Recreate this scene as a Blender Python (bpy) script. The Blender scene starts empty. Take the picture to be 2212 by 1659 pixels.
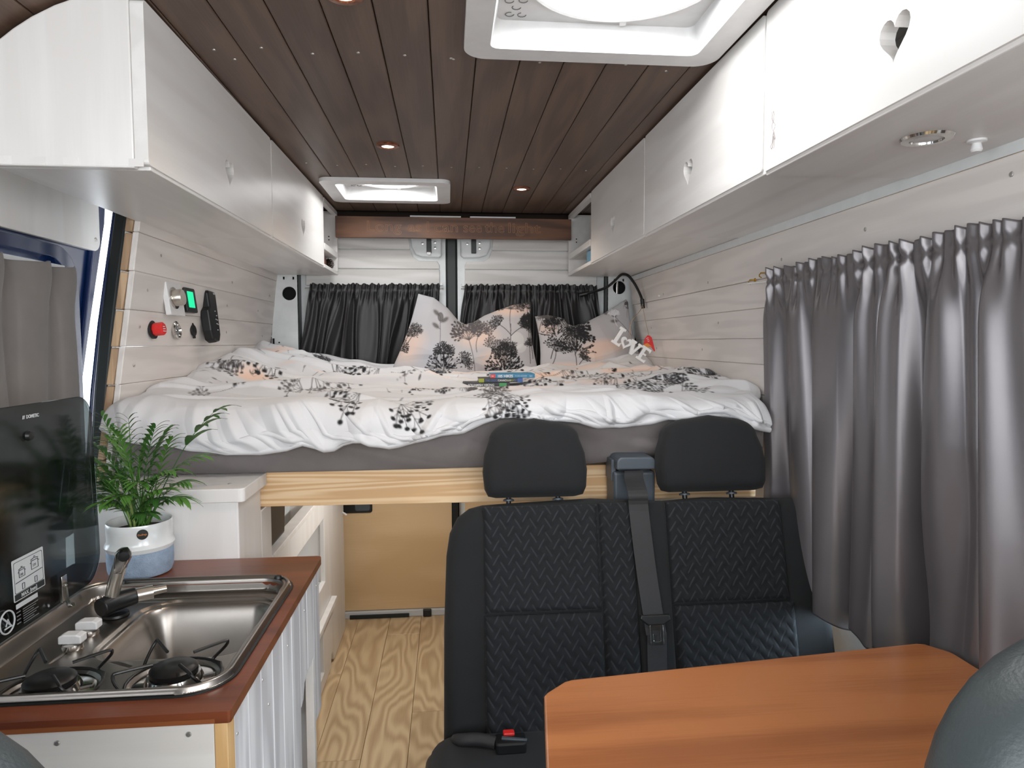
import bpy, bmesh, math, random
import numpy as np
from mathutils import Matrix, Vector
from mathutils.geometry import tessellate_polygon
random.seed(7); rng = np.random.RandomState(11)
S = bpy.context.scene
COL = S.collection
PI = math.pi

def lin(r, g, b):
    f = lambda c: (c/255/12.92) if c/255 <= .04045 else ((c/255+.055)/1.055)**2.4
    return (f(r), f(g), f(b), 1.0)

# ------------------------------------------------------------------ camera
cam = bpy.data.cameras.new('camera'); co = bpy.data.objects.new('camera', cam); COL.objects.link(co)
cam.sensor_width = 36; cam.lens = 1450/2212*36; cam.clip_start = .02
R = Matrix(((0.9955153857, 0.0083623292, -0.0942294447), (-0.0945659375, 0.0613308073, -0.9936276041), (-0.0025298733, 0.9980824633, 0.0618465538)))
co.matrix_world = Matrix.Translation((0, 0, 1.27)) @ R.to_4x4()
S.camera = co
# ------------------------------------------------------------------ world, lights, exposure
S.view_settings.view_transform = 'Standard'; S.view_settings.look = 'None'
S.view_settings.gamma = 1; S.view_settings.use_curve_mapping = False
S.view_settings.exposure = 0.5
S.cycles.diffuse_bounces = 8; S.cycles.max_bounces = 14
W = bpy.data.worlds.new('overcast_sky'); S.world = W; W.use_nodes = True
wn = W.node_tree.nodes['Background']; wn.inputs['Color'].default_value = (.86, .93, 1, 1); wn.inputs['Strength'].default_value = 3.0
def area(name, loc, rot, sx, sy, power, col):
    l = bpy.data.lights.new(name, 'AREA'); l.shape = 'RECTANGLE'; l.size = sx; l.size_y = sy; l.energy = power; l.color = col
    o = bpy.data.objects.new(name, l); o.location = loc; o.rotation_euler = rot; COL.objects.link(o); return o
# daylight through the windscreen behind the camera and through the two cab door windows
area('windscreen_daylight', (.05, -1.02, 1.38), (math.radians(78), 0, 0), 1.5, .75, 14, (1, .985, .97))
area('cab_window_daylight', (-.93, -.35, 1.32), (0, math.radians(-90), 0), .55, .75, 5, (.97, .98, 1))
area('cab_window_daylight', (.98, -.35, 1.32), (0, math.radians(90), 0), .55, .75, 9, (.97, .98, 1))
# daylight under the two translucent roof domes and through the side window below the curtain
for p_, d_, w_ in (((.30, 1.12, 1.884), .34, 2.9), ((-.2175, 2.60, 1.884), .25, 2.2)):
    a_ = area('roof_dome_daylight', p_, (0, 0, 0), d_, d_, w_, (1, .99, .98)); a_.data.shape = 'DISK'
area('side_window_daylight', (.995, 1.15, .80), (0, math.radians(90), 0), .45, .85, 24, (.72, .87, 1))

# ------------------------------------------------------------------ materials
def newmat(name):
    m = bpy.data.materials.new(name); m.use_nodes = True; nt = m.node_tree
    return m, nt, nt.nodes['Principled BSDF']
def pm(name, col, rough=.5, metal=0, var=.04, scale=30, bump=0, bscale=200, spec=.5, emit=None, es=0, coat=0, sheen=0, trans=0, alpha=1, aniso=0):
    m, nt, b = newmat(name); N, L = nt.nodes, nt.links
    tc = N.new('ShaderNodeTexCoord'); no = N.new('ShaderNodeTexNoise'); no.inputs['Scale'].default_value = scale; no.inputs['Detail'].default_value = 4
    L.new(tc.outputs['Object'], no.inputs['Vector'])
    r = N.new('ShaderNodeValToRGB'); c = col
    r.color_ramp.elements[0].position = .3; r.color_ramp.elements[1].position = .7
    r.color_ramp.elements[0].color = [max(0, x*(1-var)) for x in c[:3]]+[1]; r.color_ramp.elements[1].color = [min(1, x*(1+var)) for x in c[:3]]+[1]
    L.new(no.outputs['Fac'], r.inputs['Fac']); L.new(r.outputs['Color'], b.inputs['Base Color'])
    b.inputs['Roughness'].default_value = rough; b.inputs['Metallic'].default_value = metal; b.inputs['Specular IOR Level'].default_value = spec
    if coat: b.inputs['Coat Weight'].default_value = coat; b.inputs['Coat Roughness'].default_value = .15
    if sheen: b.inputs['Sheen Weight'].default_value = sheen
    if trans: b.inputs['Transmission Weight'].default_value = trans
    if alpha < 1: b.inputs['Alpha'].default_value = alpha
    if aniso: b.inputs['Anisotropic'].default_value = aniso
    if emit: b.inputs['Emission Color'].default_value = emit; b.inputs['Emission Strength'].default_value = es
    if bump:
        n2 = N.new('ShaderNodeTexNoise'); n2.inputs['Scale'].default_value = bscale; n2.inputs['Detail'].default_value = 3
        L.new(tc.outputs['Object'], n2.inputs['Vector'])
        bp = N.new('ShaderNodeBump'); bp.inputs['Strength'].default_value = bump; bp.inputs['Distance'].default_value = .002
        L.new(n2.outputs['Fac'], bp.inputs['Height']); L.new(bp.outputs['Normal'], b.inputs['Normal'])
    return m
def wood(name, dark, light, axis='Y', rough=.5, freq=34, stretch=9, cross=9, fine=.35, bump=.15, knots=None, spec=.45, lo=.25, hi=.75, vary=.12, coat=0, kscale=2.6, kth=.06):
    """contour-line grain: stripes of a stretched noise along one axis, fine fibres over it, optional dark knots"""
    m, nt, b = newmat(name); N, L = nt.nodes, nt.links
    tc = N.new('ShaderNodeTexCoord'); oi = N.new('ShaderNodeObjectInfo')
    add = N.new('ShaderNodeVectorMath'); add.operation = 'ADD'; mul = N.new('ShaderNodeVectorMath'); mul.operation = 'SCALE'
    comb = N.new('ShaderNodeCombineXYZ')
    for k in 'XYZ': L.new(oi.outputs['Random'], comb.inputs[k])
    L.new(comb.outputs[0], mul.inputs[0]); mul.inputs['Scale'].default_value = 17.3
    L.new(tc.outputs['Object'], add.inputs[0]); L.new(mul.outputs[0], add.inputs[1])
    mp = N.new('ShaderNodeMapping'); sc = [cross]*3; sc['XYZ'.index(axis)] = cross/stretch; mp.inputs['Scale'].default_value = sc
    L.new(add.outputs[0], mp.inputs['Vector'])
    n1 = N.new('ShaderNodeTexNoise'); n1.inputs['Scale'].default_value = 1; n1.inputs['Detail'].default_value = 2.5; n1.inputs['Roughness'].default_value = .45
    L.new(mp.outputs[0], n1.inputs['Vector'])
    m1 = N.new('ShaderNodeMath'); m1.operation = 'MULTIPLY'; m1.inputs[1].default_value = freq; L.new(n1.outputs['Fac'], m1.inputs[0])
    m2 = N.new('ShaderNodeMath'); m2.operation = 'SINE'; L.new(m1.outputs[0], m2.inputs[0])
    m3 = N.new('ShaderNodeMath'); m3.operation = 'MULTIPLY_ADD'; m3.inputs[1].default_value = .5; m3.inputs[2].default_value = .5; L.new(m2.outputs[0], m3.inputs[0])
    mp2 = N.new('ShaderNodeMapping'); sc = [260]*3; sc['XYZ'.index(axis)] = 9; mp2.inputs['Scale'].default_value = sc; L.new(add.outputs[0], mp2.inputs['Vector'])
    n2 = N.new('ShaderNodeTexNoise'); n2.inputs['Scale'].default_value = 1; n2.inputs['Detail'].default_value = 2; L.new(mp2.outputs[0], n2.inputs['Vector'])
    mx = N.new('ShaderNodeMix'); mx.data_type = 'FLOAT'; mx.inputs[0].default_value = fine; L.new(m3.outputs[0], mx.inputs[2]); L.new(n2.outputs['Fac'], mx.inputs[3])
    rp = N.new('ShaderNodeValToRGB'); rp.color_ramp.elements[0].position = lo; rp.color_ramp.elements[1].position = hi
    rp.color_ramp.elements[0].color = dark; rp.color_ramp.elements[1].color = light; L.new(mx.outputs[0], rp.inputs['Fac'])
    # plank to plank tone
    hv = N.new('ShaderNodeHueSaturation'); mr = N.new('ShaderNodeMapRange'); mr.inputs['To Min'].default_value = 1-vary; mr.inputs['To Max'].default_value = 1+vary*.6
    L.new(oi.outputs['Random'], mr.inputs['Value']); L.new(mr.outputs[0], hv.inputs['Value']); L.new(rp.outputs['Color'], hv.inputs['Color'])
    out = hv.outputs['Color']
    if knots:
        mp3 = N.new('ShaderNodeMapping'); sc = [kscale*2.0]*3; sc['XYZ'.index(axis)] = kscale; mp3.inputs['Scale'].default_value = sc; L.new(add.outputs[0], mp3.inputs['Vector'])
        vo = N.new('ShaderNodeTexVoronoi'); vo.inputs['Scale'].default_value = 1; L.new(mp3.outputs[0], vo.inputs['Vector'])
        kr = N.new('ShaderNodeValToRGB'); kr.color_ramp.elements[0].position = kth*.4; kr.color_ramp.elements[1].position = kth
        kr.color_ramp.elements[0].color = (1, 1, 1, 1); kr.color_ramp.elements[1].color = (0, 0, 0, 1); L.new(vo.outputs['Distance'], kr.inputs['Fac'])
        km = N.new('ShaderNodeMix'); km.data_type = 'RGBA'; L.new(kr.outputs['Color'], km.inputs[0]); L.new(out, km.inputs[6]); km.inputs[7].default_value = knots
        out = km.outputs[2]
    L.new(out, b.inputs['Base Color'])
    b.inputs['Roughness'].default_value = rough; b.inputs['Specular IOR Level'].default_value = spec
    if coat: b.inputs['Coat Weight'].default_value = coat; b.inputs['Coat Roughness'].default_value = .2
    bp = N.new('ShaderNodeBump'); bp.inputs['Strength'].default_value = bump; bp.inputs['Distance'].default_value = .0015
    L.new(mx.outputs[0], bp.inputs['Height']); L.new(bp.outputs['Normal'], b.inputs['Normal'])
    return m
def attrmat(name, rough=.85, sheen=.1, spec=.2, bump=.15, bscale=900):
    m, nt, b = newmat(name); N, L = nt.nodes, nt.links
    a = N.new('ShaderNodeAttribute'); a.attribute_name = 'print'; L.new(a.outputs['Color'], b.inputs['Base Color'])
    b.inputs['Roughness'].default_value = rough; b.inputs['Sheen Weight'].default_value = sheen; b.inputs['Specular IOR Level'].default_value = spec
    tc = N.new('ShaderNodeTexCoord'); n2 = N.new('ShaderNodeTexNoise'); n2.inputs['Scale'].default_value = bscale; n2.inputs['Detail'].default_value = 2
    L.new(tc.outputs['Object'], n2.inputs['Vector']); bp = N.new('ShaderNodeBump'); bp.inputs['Strength'].default_value = bump; bp.inputs['Distance'].default_value = .001
    L.new(n2.outputs['Fac'], bp.inputs['Height']); L.new(bp.outputs['Normal'], b.inputs['Normal'])
    return m
M = {}
M['ceil'] = wood('brown_stained_boards', lin(86, 67, 56), lin(103, 83, 70), 'Y', rough=.42, fine=.55, bump=.25, vary=.10)
M['ceilback'] = pm('dark_gap', lin(44, 33, 27), .9)
M['board'] = wood('walnut_board', lin(78, 50, 34), lin(108, 72, 48), 'X', rough=.5, freq=40, vary=0)
M['engrave'] = pm('engraved_line', lin(186, 138, 104), .7)
M['wwall'] = wood('whitewashed_boards', lin(216, 210, 205), lin(226, 220, 215), 'Y', rough=.55, freq=44, bump=.2, knots=lin(186, 176, 170), vary=.03, kth=.05)
M['wwallX'] = wood('whitewashed_door_boards', lin(208, 205, 201), lin(224, 222, 219), 'X', rough=.6, freq=40, bump=.2, vary=.03)
M['wraw'] = wood('raw_batten', lin(160, 132, 104), lin(190, 162, 130), 'Z', rough=.7, knots=lin(110, 75, 45), kscale=6)
M['cab'] = wood('white_lacquered_board', lin(220, 217, 214), lin(228, 226, 223), 'Y', rough=.33, freq=22, bump=.10, vary=.01, knots=lin(207, 203, 199), kth=.035)
M['cabend'] = wood('white_lacquered_end', lin(222, 219, 216), lin(228, 226, 224), 'Z', rough=.4, freq=22, bump=.08, vary=.01)
M['cabin'] = pm('cabinet_inside', lin(196, 192, 188), .7)
M['kboard'] = wood('whitewashed_kitchen_boards', lin(196, 195, 198), lin(222, 222, 224), 'Z', rough=.55, freq=30, bump=.4, vary=.03, knots=lin(176, 174, 176), kth=.05)
M['kfront'] = wood('white_kitchen_front', lin(216, 213, 208), lin(224, 222, 217), 'X', rough=.5, freq=30, bump=.12, vary=0)
M['oak'] = wood('oak_floorboards', lin(186, 158, 122), lin(218, 194, 156), 'Y', rough=.42, freq=120, stretch=5, cross=5, fine=.35, lo=.1, hi=.8, bump=.12, vary=.12, knots=lin(100, 75, 50), kscale=1.9, kth=.035)
M['pine'] = wood('pine_beam', lin(208, 168, 122), lin(230, 200, 160), 'X', rough=.55, freq=90, stretch=34, cross=16, fine=.3, bump=.1, vary=0, knots=lin(132, 70, 34), kscale=2.2, kth=.05)
M['pineZ'] = wood('pine_upright', lin(205, 165, 112), lin(228, 194, 146), 'Z', rough=.6, vary=0)
M['ply'] = wood('birch_plywood', lin(206, 174, 130), lin(222, 192, 150), 'X', rough=.55, freq=14, stretch=3, cross=3, fine=.3, bump=.05, vary=0, knots=lin(130, 92, 58), kscale=1.6, kth=.02)
M['worktop'] = wood('reddish_brown_worktop', lin(96, 48, 30), lin(120, 64, 40), 'X', rough=.32, freq=30, fine=.45, bump=.15, vary=0, coat=.2)
M['table'] = wood('amber_stained_table', lin(152, 92, 52), lin(176, 112, 66), 'X', rough=.3, freq=26, stretch=14, cross=6, fine=.5, bump=.06, vary=0, lo=.3, hi=.7, knots=lin(96, 52, 32), kscale=2.4, kth=.075, coat=.15)
M['whitemetal'] = pm('white_body_paint', lin(214, 218, 218), .35, coat=.3)
M['plastic'] = pm('white_plastic', lin(222, 222, 222), .4)
M['hatch'] = pm('white_hatch_plastic', lin(214, 214, 214), .35)
M['blue'] = pm('dark_blue_body_paint', lin(12, 36, 80), .22, coat=.6, var=.05)
M['black'] = pm('black_plastic', lin(20, 21, 22), .4)
M['rubber'] = pm('black_rubber', lin(24, 30, 30), .45, bump=.1)
M['screw'] = pm('zinc_screw', lin(190, 188, 184), .35, metal=.8)
M['dhole'] = pm('dark_hole', lin(12, 12, 14), .8)
M['steel'] = pm('brushed_steel', lin(160, 154, 148), .33, metal=1, var=.03, bump=.02, bscale=400)
M['steel2'] = pm('polished_steel', lin(205, 202, 198), .12, metal=1)
M['brass'] = pm('brass', lin(208, 170, 84), .25, metal=1)
M['enamel'] = pm('black_enamel', lin(14, 14, 15), .38)
M['seat'] = pm('charcoal_seat_cloth', lin(22, 24, 26), .9, sheen=.04, bump=.35, bscale=1500, var=.08)
M['seatprint'] = attrmat('patterned_seat_cloth', rough=.8, sheen=.05, bump=.3, bscale=1500)
M['belt'] = pm('black_webbing', lin(40, 40, 42), .6, bump=.2, bscale=900)
M['greyplastic'] = pm('blue_grey_plastic', lin(72, 80, 88), .42)
M['red'] = pm('red_plastic', lin(214, 42, 40), .4)
M['sheet'] = pm('taupe_fitted_sheet', lin(112, 106, 104), .8, sheen=.1, bump=.15, bscale=700)
M['linen'] = attrmat('printed_cotton', rough=.85)
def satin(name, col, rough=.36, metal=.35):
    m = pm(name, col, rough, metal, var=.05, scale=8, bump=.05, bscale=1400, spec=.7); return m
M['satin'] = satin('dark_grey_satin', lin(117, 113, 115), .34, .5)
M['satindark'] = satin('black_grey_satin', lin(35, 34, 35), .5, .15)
M['doorcurtain'] = pm('taupe_curtain_cloth', lin(118, 112, 108), .7, sheen=.2, bump=.1, bscale=900)
M['leather'] = pm('grey_green_leather', lin(66, 74, 76), .45, bump=.3, bscale=260)
M['pot'] = pm('white_glaze', lin(230, 231, 230), .2, coat=.5)
M['potblue'] = pm('blue_linen_texture_glaze', lin(146, 164, 184), .7, var=.16, scale=60, bump=.8, bscale=420)
M['soil'] = pm('potting_soil', lin(42, 32, 26), .95, bump=.8, bscale=120, var=.3)
M['leaf'] = pm('palm_leaf', lin(84, 130, 56), .42, var=.25, scale=18)
M['leafd'] = pm('dark_palm_leaf', lin(58, 102, 44), .42, var=.25, scale=18)
M['stem'] = pm('pale_green_stem', lin(132, 150, 84), .5, var=.15)
M['cardbrown'] = pm('red_brown_cover', lin(120, 62, 44), .5)
M['cone'] = pm('pine_cone_scales', lin(62, 48, 40), .8, var=.2)
M['label'] = pm('silver_label', lin(196, 200, 202), .5)
M['labelink'] = pm('label_ink', lin(34, 38, 40), .6)
M['print_w'] = pm('white_print', lin(226, 228, 228), .5)
M['pink'] = pm('peach_print', lin(240, 170, 130), .6)
M['pages'] = pm('book_pages', lin(206, 203, 196), .8)
M['cyan'] = pm('cyan_blue_cover', lin(34, 128, 168), .4)
M['bookblack'] = pm('black_cover', lin(26, 28, 30), .35)
M['lime'] = pm('lime_cover', lin(170, 180, 60), .5)
M['royal'] = pm('royal_blue_cover', lin(56, 96, 168), .4)
M['green'] = pm('green_cover', lin(70, 150, 90), .5)
M['twine'] = pm('twine', lin(178, 152, 120), .9)
M['orange'] = pm('orange_print', lin(222, 140, 60), .5)
M['greyblue'] = pm('pale_grey_board', lin(196, 200, 202), .5)
M['darkcab'] = pm('dark_grey_cab_trim', lin(92, 92, 94), .6)
M['white'] = pm('white_painted_wood', lin(240, 240, 238), .5)
M['knob'] = pm('satin_nickel', lin(206, 200, 190), .28, metal=.9)
M['screen'] = pm('green_screen', lin(20, 200, 140), .4, emit=lin(14, 214, 148), es=.75)
M['spot'] = pm('warm_lamp_glass', lin(255, 230, 200), .4, emit=(1, .80, .62, 1), es=9)
M['copper'] = pm('copper_ring', lin(150, 96, 72), .25, metal=.9)
def glassy(name, tint, gloss_rough=.04, mixf=.5):
    m = bpy.data.materials.new(name); m.use_nodes = True; nt = m.node_tree; N, L = nt.nodes, nt.links
    for n in list(N):
        if n.type != 'OUTPUT_MATERIAL': N.remove(n)
    out = [n for n in N if n.type == 'OUTPUT_MATERIAL'][0]
    t = N.new('ShaderNodeBsdfTransparent'); t.inputs[0].default_value = tint
    g = N.new('ShaderNodeBsdfGlossy'); g.inputs['Roughness'].default_value = gloss_rough
    fr = N.new('ShaderNodeFresnel'); fr.inputs[0].default_value = 1.5; mx = N.new('ShaderNodeMixShader'); fm = N.new('ShaderNodeMath'); fm.operation = 'MULTIPLY'; fm.inputs[1].default_value = mixf*2
    L.new(fr.outputs[0], fm.inputs[0]); L.new(fm.outputs[0], mx.inputs[0]); L.new(t.outputs[0], mx.inputs[1]); L.new(g.outputs[0], mx.inputs[2]); L.new(mx.outputs[0], out.inputs[0])
    return m
M['glass'] = glassy('clear_glass', (.92, .95, .96, 1))
M['lidglass'] = glassy('smoked_glass', (.34, .37, .37, 1), .12, .35)
def translucent(name, col):
    m = bpy.data.materials.new(name); m.use_nodes = True; nt = m.node_tree; N, L = nt.nodes, nt.links
    for n in list(N):
        if n.type != 'OUTPUT_MATERIAL': N.remove(n)
    out = [n for n in N if n.type == 'OUTPUT_MATERIAL'][0]
    t = N.new('ShaderNodeBsdfTranslucent'); t.inputs[0].default_value = col
    L.new(t.outputs[0], out.inputs[0]); return m
M['dome'] = translucent('opal_acrylic', (.9, .9, .9, 1))

# ------------------------------------------------------------------ mesh helpers
ORG = {}
def fin(o, name, parent):
    COL.objects.link(o)
    if parent is not None:
        o.parent = parent; ORG[o.name] = ORG[parent.name]
    else: ORG[o.name] = Vector((0, 0, 0))
    return o
def empty(name, loc, label, cat, group=None):
    o = bpy.data.objects.new(name, None); o.location = loc; o.empty_display_size = .05; COL.objects.link(o)
    ORG[o.name] = Vector(loc); tag(o, label, cat, group); return o
def tag(o, label=None, cat=None, group=None, kind=None):
    if label: o['label'] = label
    if cat: o['category'] = cat
    if group: o['group'] = group
    if kind: o['kind'] = kind
    return o
class G:
    def __init__(s): s.v = []; s.f = []
    def add(s, vs, fs):
        n = len(s.v); s.v += [tuple(map(float, p)) for p in vs]; s.f += [tuple(i+n for i in f) for f in fs]; return s
    def box(s, x0, x1, y0, y1, z0, z1): return s.quad([(x0, y0), (x1, y0), (x1, y1), (x0, y1)], z0, z1)
    def quad(s, c, z0, z1):
        return s.add([(x, y, z0) for x, y in c]+[(x, y, z1) for x, y in c], [(3, 2, 1, 0), (4, 5, 6, 7)]+[(i, (i+1) % 4, (i+1) % 4+4, i+4) for i in range(4)])
    def hexa(s, lo, hi):   # two quads of 3-D points
        return s.add(list(lo)+list(hi), [(3, 2, 1, 0), (4, 5, 6, 7)]+[(i, (i+1) % 4, (i+1) % 4+4, i+4) for i in range(4)])
    def frame(s, Mx, w, h, d, cx=0, cy=0, cz=0):
        vs = [Mx @ Vector((cx+sx*w/2, cy+sy*h/2, cz+sz*d/2)) for sz in (-1, 1) for sx, sy in ((-1, -1), (1, -1), (1, 1), (-1, 1))]
        return s.hexa(vs[:4], vs[4:])
    def prism(s, loops, fn, a, b):
        """loops: outer + holes as 2-D lists; fn(u,v,w)->xyz; extruded w from a to b"""
        L3 = [[Vector((p[0], p[1], 0)) for p in l] for l in loops]
        flat = [p for l in loops for p in l]; n = len(flat); tris = tessellate_polygon(L3) if (len(loops) > 1 or len(flat) > 4) else None
        vs = [fn(u, v, a) for u, v in flat]+[fn(u, v, b) for u, v in flat]
        if len(loops) == 1: fs = [tuple(range(n))[::-1], tuple(range(n, 2*n))]
        else: fs = [tuple(t)[::-1] for t in tris]+[tuple(i+n for i in t) for t in tris]
        k = 0
        for l in loops:
            m = len(l); fs += [(k+i, k+(i+1) % m, k+(i+1) % m+n, k+i+n) for i in range(m)]; k += m
        return s.add(vs, fs)
    def tube(s, pts, r, n=8, caps=True):
        pts = [Vector(p) for p in pts]; rings = []; up = None
        for i, p in enumerate(pts):
            d = (pts[min(i+1, len(pts)-1)]-pts[max(i-1, 0)]).normalized()
            if up is None: up = d.orthogonal().normalized()
            up = (up-d*up.dot(d)); up = up.normalized() if up.length > 1e-5 else d.orthogonal().normalized()
            sd = d.cross(up); rr = r[i] if isinstance(r, (list, tuple)) else r
            rings.append([p+up*math.cos(2*PI*k/n)*rr+sd*math.sin(2*PI*k/n)*rr for k in range(n)])
        vs = [q for g in rings for q in g]; fs = []
        for i in range(len(rings)-1):
            for k in range(n): fs.append((i*n+k, i*n+(k+1) % n, (i+1)*n+(k+1) % n, (i+1)*n+k))
        if caps: fs += [tuple(range(n))[::-1], tuple(range((len(rings)-1)*n, len(rings)*n))]
        return s.add(vs, fs)
    def lathe(s, prof, c=(0, 0, 0), ax=(0, 0, 1), n=24, ring=False):
        ax = Vector(ax).normalized(); u = ax.orthogonal().normalized(); w = ax.cross(u); c = Vector(c); vs = []; fs = []
        for r, h in prof:
            vs += [c+ax*h+(u*math.cos(2*PI*k/n)+w*math.sin(2*PI*k/n))*r for k in range(n)]
        for i in range(len(prof)-1):
            for k in range(n): fs.append((i*n+k, i*n+(k+1) % n, (i+1)*n+(k+1) % n, (i+1)*n+k))
        if ring:
            m = len(prof)-1; fs += [(m*n+k, m*n+(k+1) % n, (k+1) % n, k) for k in range(n)]; return s.add(vs, fs)
        if prof[0][0] > 1e-6: fs.append(tuple(range(n))[::-1])
        if prof[-1][0] > 1e-6: fs.append(tuple(range((len(prof)-1)*n, len(prof)*n)))
        return s.add(vs, fs)
    def pad(s, outline, fn, depth, r, dome=.0, k=5):
        """rounded cushion from a convex outline in (u,v); w goes from -depth/2..depth/2"""
        c = (sum(p[0] for p in outline)/len(outline), sum(p[1] for p in outline)/len(outline)); n = len(outline); rings = []
        us = [p[0] for p in outline]; vs_ = [p[1] for p in outline]; bc = ((min(us)+max(us))/2, (min(vs_)+max(vs_))/2); bw, bh = (max(us)-min(us))/2, (max(vs_)-min(vs_))/2; c = bc
        def inset(d): return [(bc[0]+(u-bc[0])*(bw-d)/bw, bc[1]+(v-bc[1])*(bh-d)/bh) for u, v in outline]
        hw = depth/2
        seq = [(r*(1-math.sin(a)), -hw+r*(1-math.cos(a))) for a in [j*PI/2/k for j in range(k+1)]]
        seq += [(x, -w) for x, w in seq[::-1]]
        allr = [inset(x) for x, w in seq]; ws = [w for x, w in seq]
        def inner(ring, t): return [(c[0]+(u-c[0])*t, c[1]+(v-c[1])*t) for u, v in ring]
        pre = [(inner(allr[0], t), ws[0]-dome*(1-t*t)) for t in (.35, .7, .9)]; post = [(inner(allr[-1], t), ws[-1]+dome*(1-t*t)) for t in (.9, .7, .35)]
        full = pre+list(zip(allr, ws))+post
        vs = [fn(u, v, w) for ring, w in full for u, v in ring]; fs = []
        for i in range(len(full)-1):
            for j in range(n): fs.append((i*n+j, i*n+(j+1) % n, (i+1)*n+(j+1) % n, (i+1)*n+j))
        fs += [tuple(range(n))[::-1], tuple(range((len(full)-1)*n, len(full)*n))]
        return s.add(vs, fs)
    def build(s, name, mat, parent=None, smooth=False, bevel=0, seg=2, label=None):
        me = bpy.data.meshes.new(name); org = ORG[parent.name] if parent is not None else Vector((0, 0, 0))
        me.from_pydata([(x-org.x, y-org.y, z-org.z) for x, y, z in s.v], [], s.f)
        bm = bmesh.new(); bm.from_mesh(me); bmesh.ops.recalc_face_normals(bm, faces=bm.faces); bm.to_mesh(me); bm.free()
        me.materials.append(mat)
        if smooth:
            me.shade_smooth()
            if smooth != 2:
                me.set_sharp_from_angle(angle=math.radians(40))
        o = bpy.data.objects.new(name, me)
        fin(o, name, parent)
        if bevel:
            bv = o.modifiers.new('bevel', 'BEVEL'); bv.width = bevel; bv.segments = seg; bv.limit_method = 'ANGLE'; bv.angle_limit = math.radians(50)
        if label: o['label'] = label
        return o
def npgrid(name, P, mat, parent=None, colr=None, flip=False):
    """P: (nu,nv,3) array -> smooth grid mesh, optional per-vertex colour (nu,nv,3)"""
    nu, nv = P.shape[:2]; org = ORG[parent.name] if parent is not None else Vector((0, 0, 0))
    me = bpy.data.meshes.new(name); co_ = (P.reshape(-1, 3)-np.array(org)).astype(np.float32)
    i = np.arange(nu*nv).reshape(nu, nv); q = np.stack([i[:-1, :-1], i[1:, :-1], i[1:, 1:], i[:-1, 1:]], -1).reshape(-1, 4)
    if flip: q = q[:, ::-1]
    me.vertices.add(nu*nv); me.vertices.foreach_set('co', co_.ravel())
    me.loops.add(q.size); me.loops.foreach_set('vertex_index', q.ravel().astype(np.int32))
    me.polygons.add(len(q)); me.polygons.foreach_set('loop_start', np.arange(0, q.size, 4, dtype=np.int32))
    me.update(calc_edges=True); me.validate(); me.shade_smooth()
    if colr is not None:
        a = me.color_attributes.new('print', 'FLOAT_COLOR', 'POINT'); c4 = np.ones((nu*nv, 4), np.float32); c4[:, :3] = colr.reshape(-1, 3)
        a.data.foreach_set('color', c4.ravel())
    me.materials.append(mat); o = bpy.data.objects.new(name, me); return fin(o, name, parent)
def rr(x0, x1, y0, y1, r, n=6):
    if not isinstance(r, (list, tuple)): r = [r]*4
    p = []
    for (cx, cy, a), q in zip(((x0, y0, 180), (x1, y0, 270), (x1, y1, 0), (x0, y1, 90)), r):
        ccx = cx+(q if cx == x0 else -q); ccy = cy+(q if cy == y0 else -q)
        for k in range(n+1):
            t = math.radians(a+90*k/n); p.append((ccx+q*math.cos(t), ccy+q*math.sin(t)))
    return p
XY = lambda u, v, w: (u, v, w)
XZ = lambda u, v, w: (u, w, v)
YZ = lambda u, v, w: (w, u, v)
def text(name, body, size, Mx, mat, parent, ext=.0004, bold=0, outline=0, sx=1, label=None, align='LEFT', fit=None):
    cu = bpy.data.curves.new(name, 'FONT'); cu.body = body; cu.size = size; cu.extrude = ext; cu.offset = bold; cu.align_x = align; cu.resolution_u = 3
    if outline: cu.fill_mode = 'NONE'; cu.bevel_depth = outline; cu.bevel_resolution = 0; cu.extrude = 0
    t = bpy.data.objects.new(name, cu); COL.objects.link(t)
    dg = bpy.context.evaluated_depsgraph_get(); me = bpy.data.meshes.new_from_object(t.evaluated_get(dg)); bpy.data.objects.remove(t); bpy.data.curves.remove(cu)
    org = ORG[parent.name] if parent is not None else Vector((0, 0, 0))
    if fit:
        xs_ = [v.co.x for v in me.vertices]; me.transform(Matrix.Diagonal((fit/(max(xs_)-min(xs_)), 1, 1, 1)) @ Matrix.Translation((-min(xs_), 0, 0)))
    me.transform(Matrix.Translation(-org) @ Mx @ Matrix.Diagonal((sx, 1, 1, 1))); me.name = name; me.materials.clear(); me.materials.append(mat)
    o = bpy.data.objects.new(name, me); fin(o, name, parent)
    if label: o['label'] = label
    return o
def frameM(loc, right, up):
    r = Vector(right).normalized(); u = Vector(up); u = (u-r*u.dot(r)).normalized(); n = r.cross(u)
    return Matrix.Translation(loc) @ Matrix((r, u, n)).transposed().to_4x4()
def dup(root, loc, label=None, **kw):
    r = root.copy(); COL.objects.link(r); r.location = loc; ORG[r.name] = Vector(loc)
    if label: r['label'] = label
    for k, v in kw.items(): r[k] = v
    for ch in list(root.children):
        c = ch.copy(); COL.objects.link(c); c.parent = r
        for g in list(ch.children):
            d = g.copy(); COL.objects.link(d); d.parent = c
    return r
def part(name, src, parent, loc):     # another part sharing a mesh
    o = bpy.data.objects.new(name, src.data); o.parent = parent; o.location = loc; COL.objects.link(o); return o
_ph = rng.rand(400)*2*PI; _dr = rng.rand(400)*2*PI
def wav(x, y, f, k0=0, n=6, ax=1., ay=1.):
    """smooth pseudo noise in about -1..1 from a few rotated sines"""
    s = 0
    for i in range(n):
        a = _dr[k0+i]; ff = f*(.6+.9*i/n)
        s = s+np.sin(ff*(ax*x*math.cos(a)+ay*y*math.sin(a))+_ph[k0+i]+1.3*np.sin(ff*.55*(ay*y*math.cos(a)-ax*x*math.sin(a))+_ph[k0+i+50]))
    return s/(n**.5)/1.4
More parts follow.
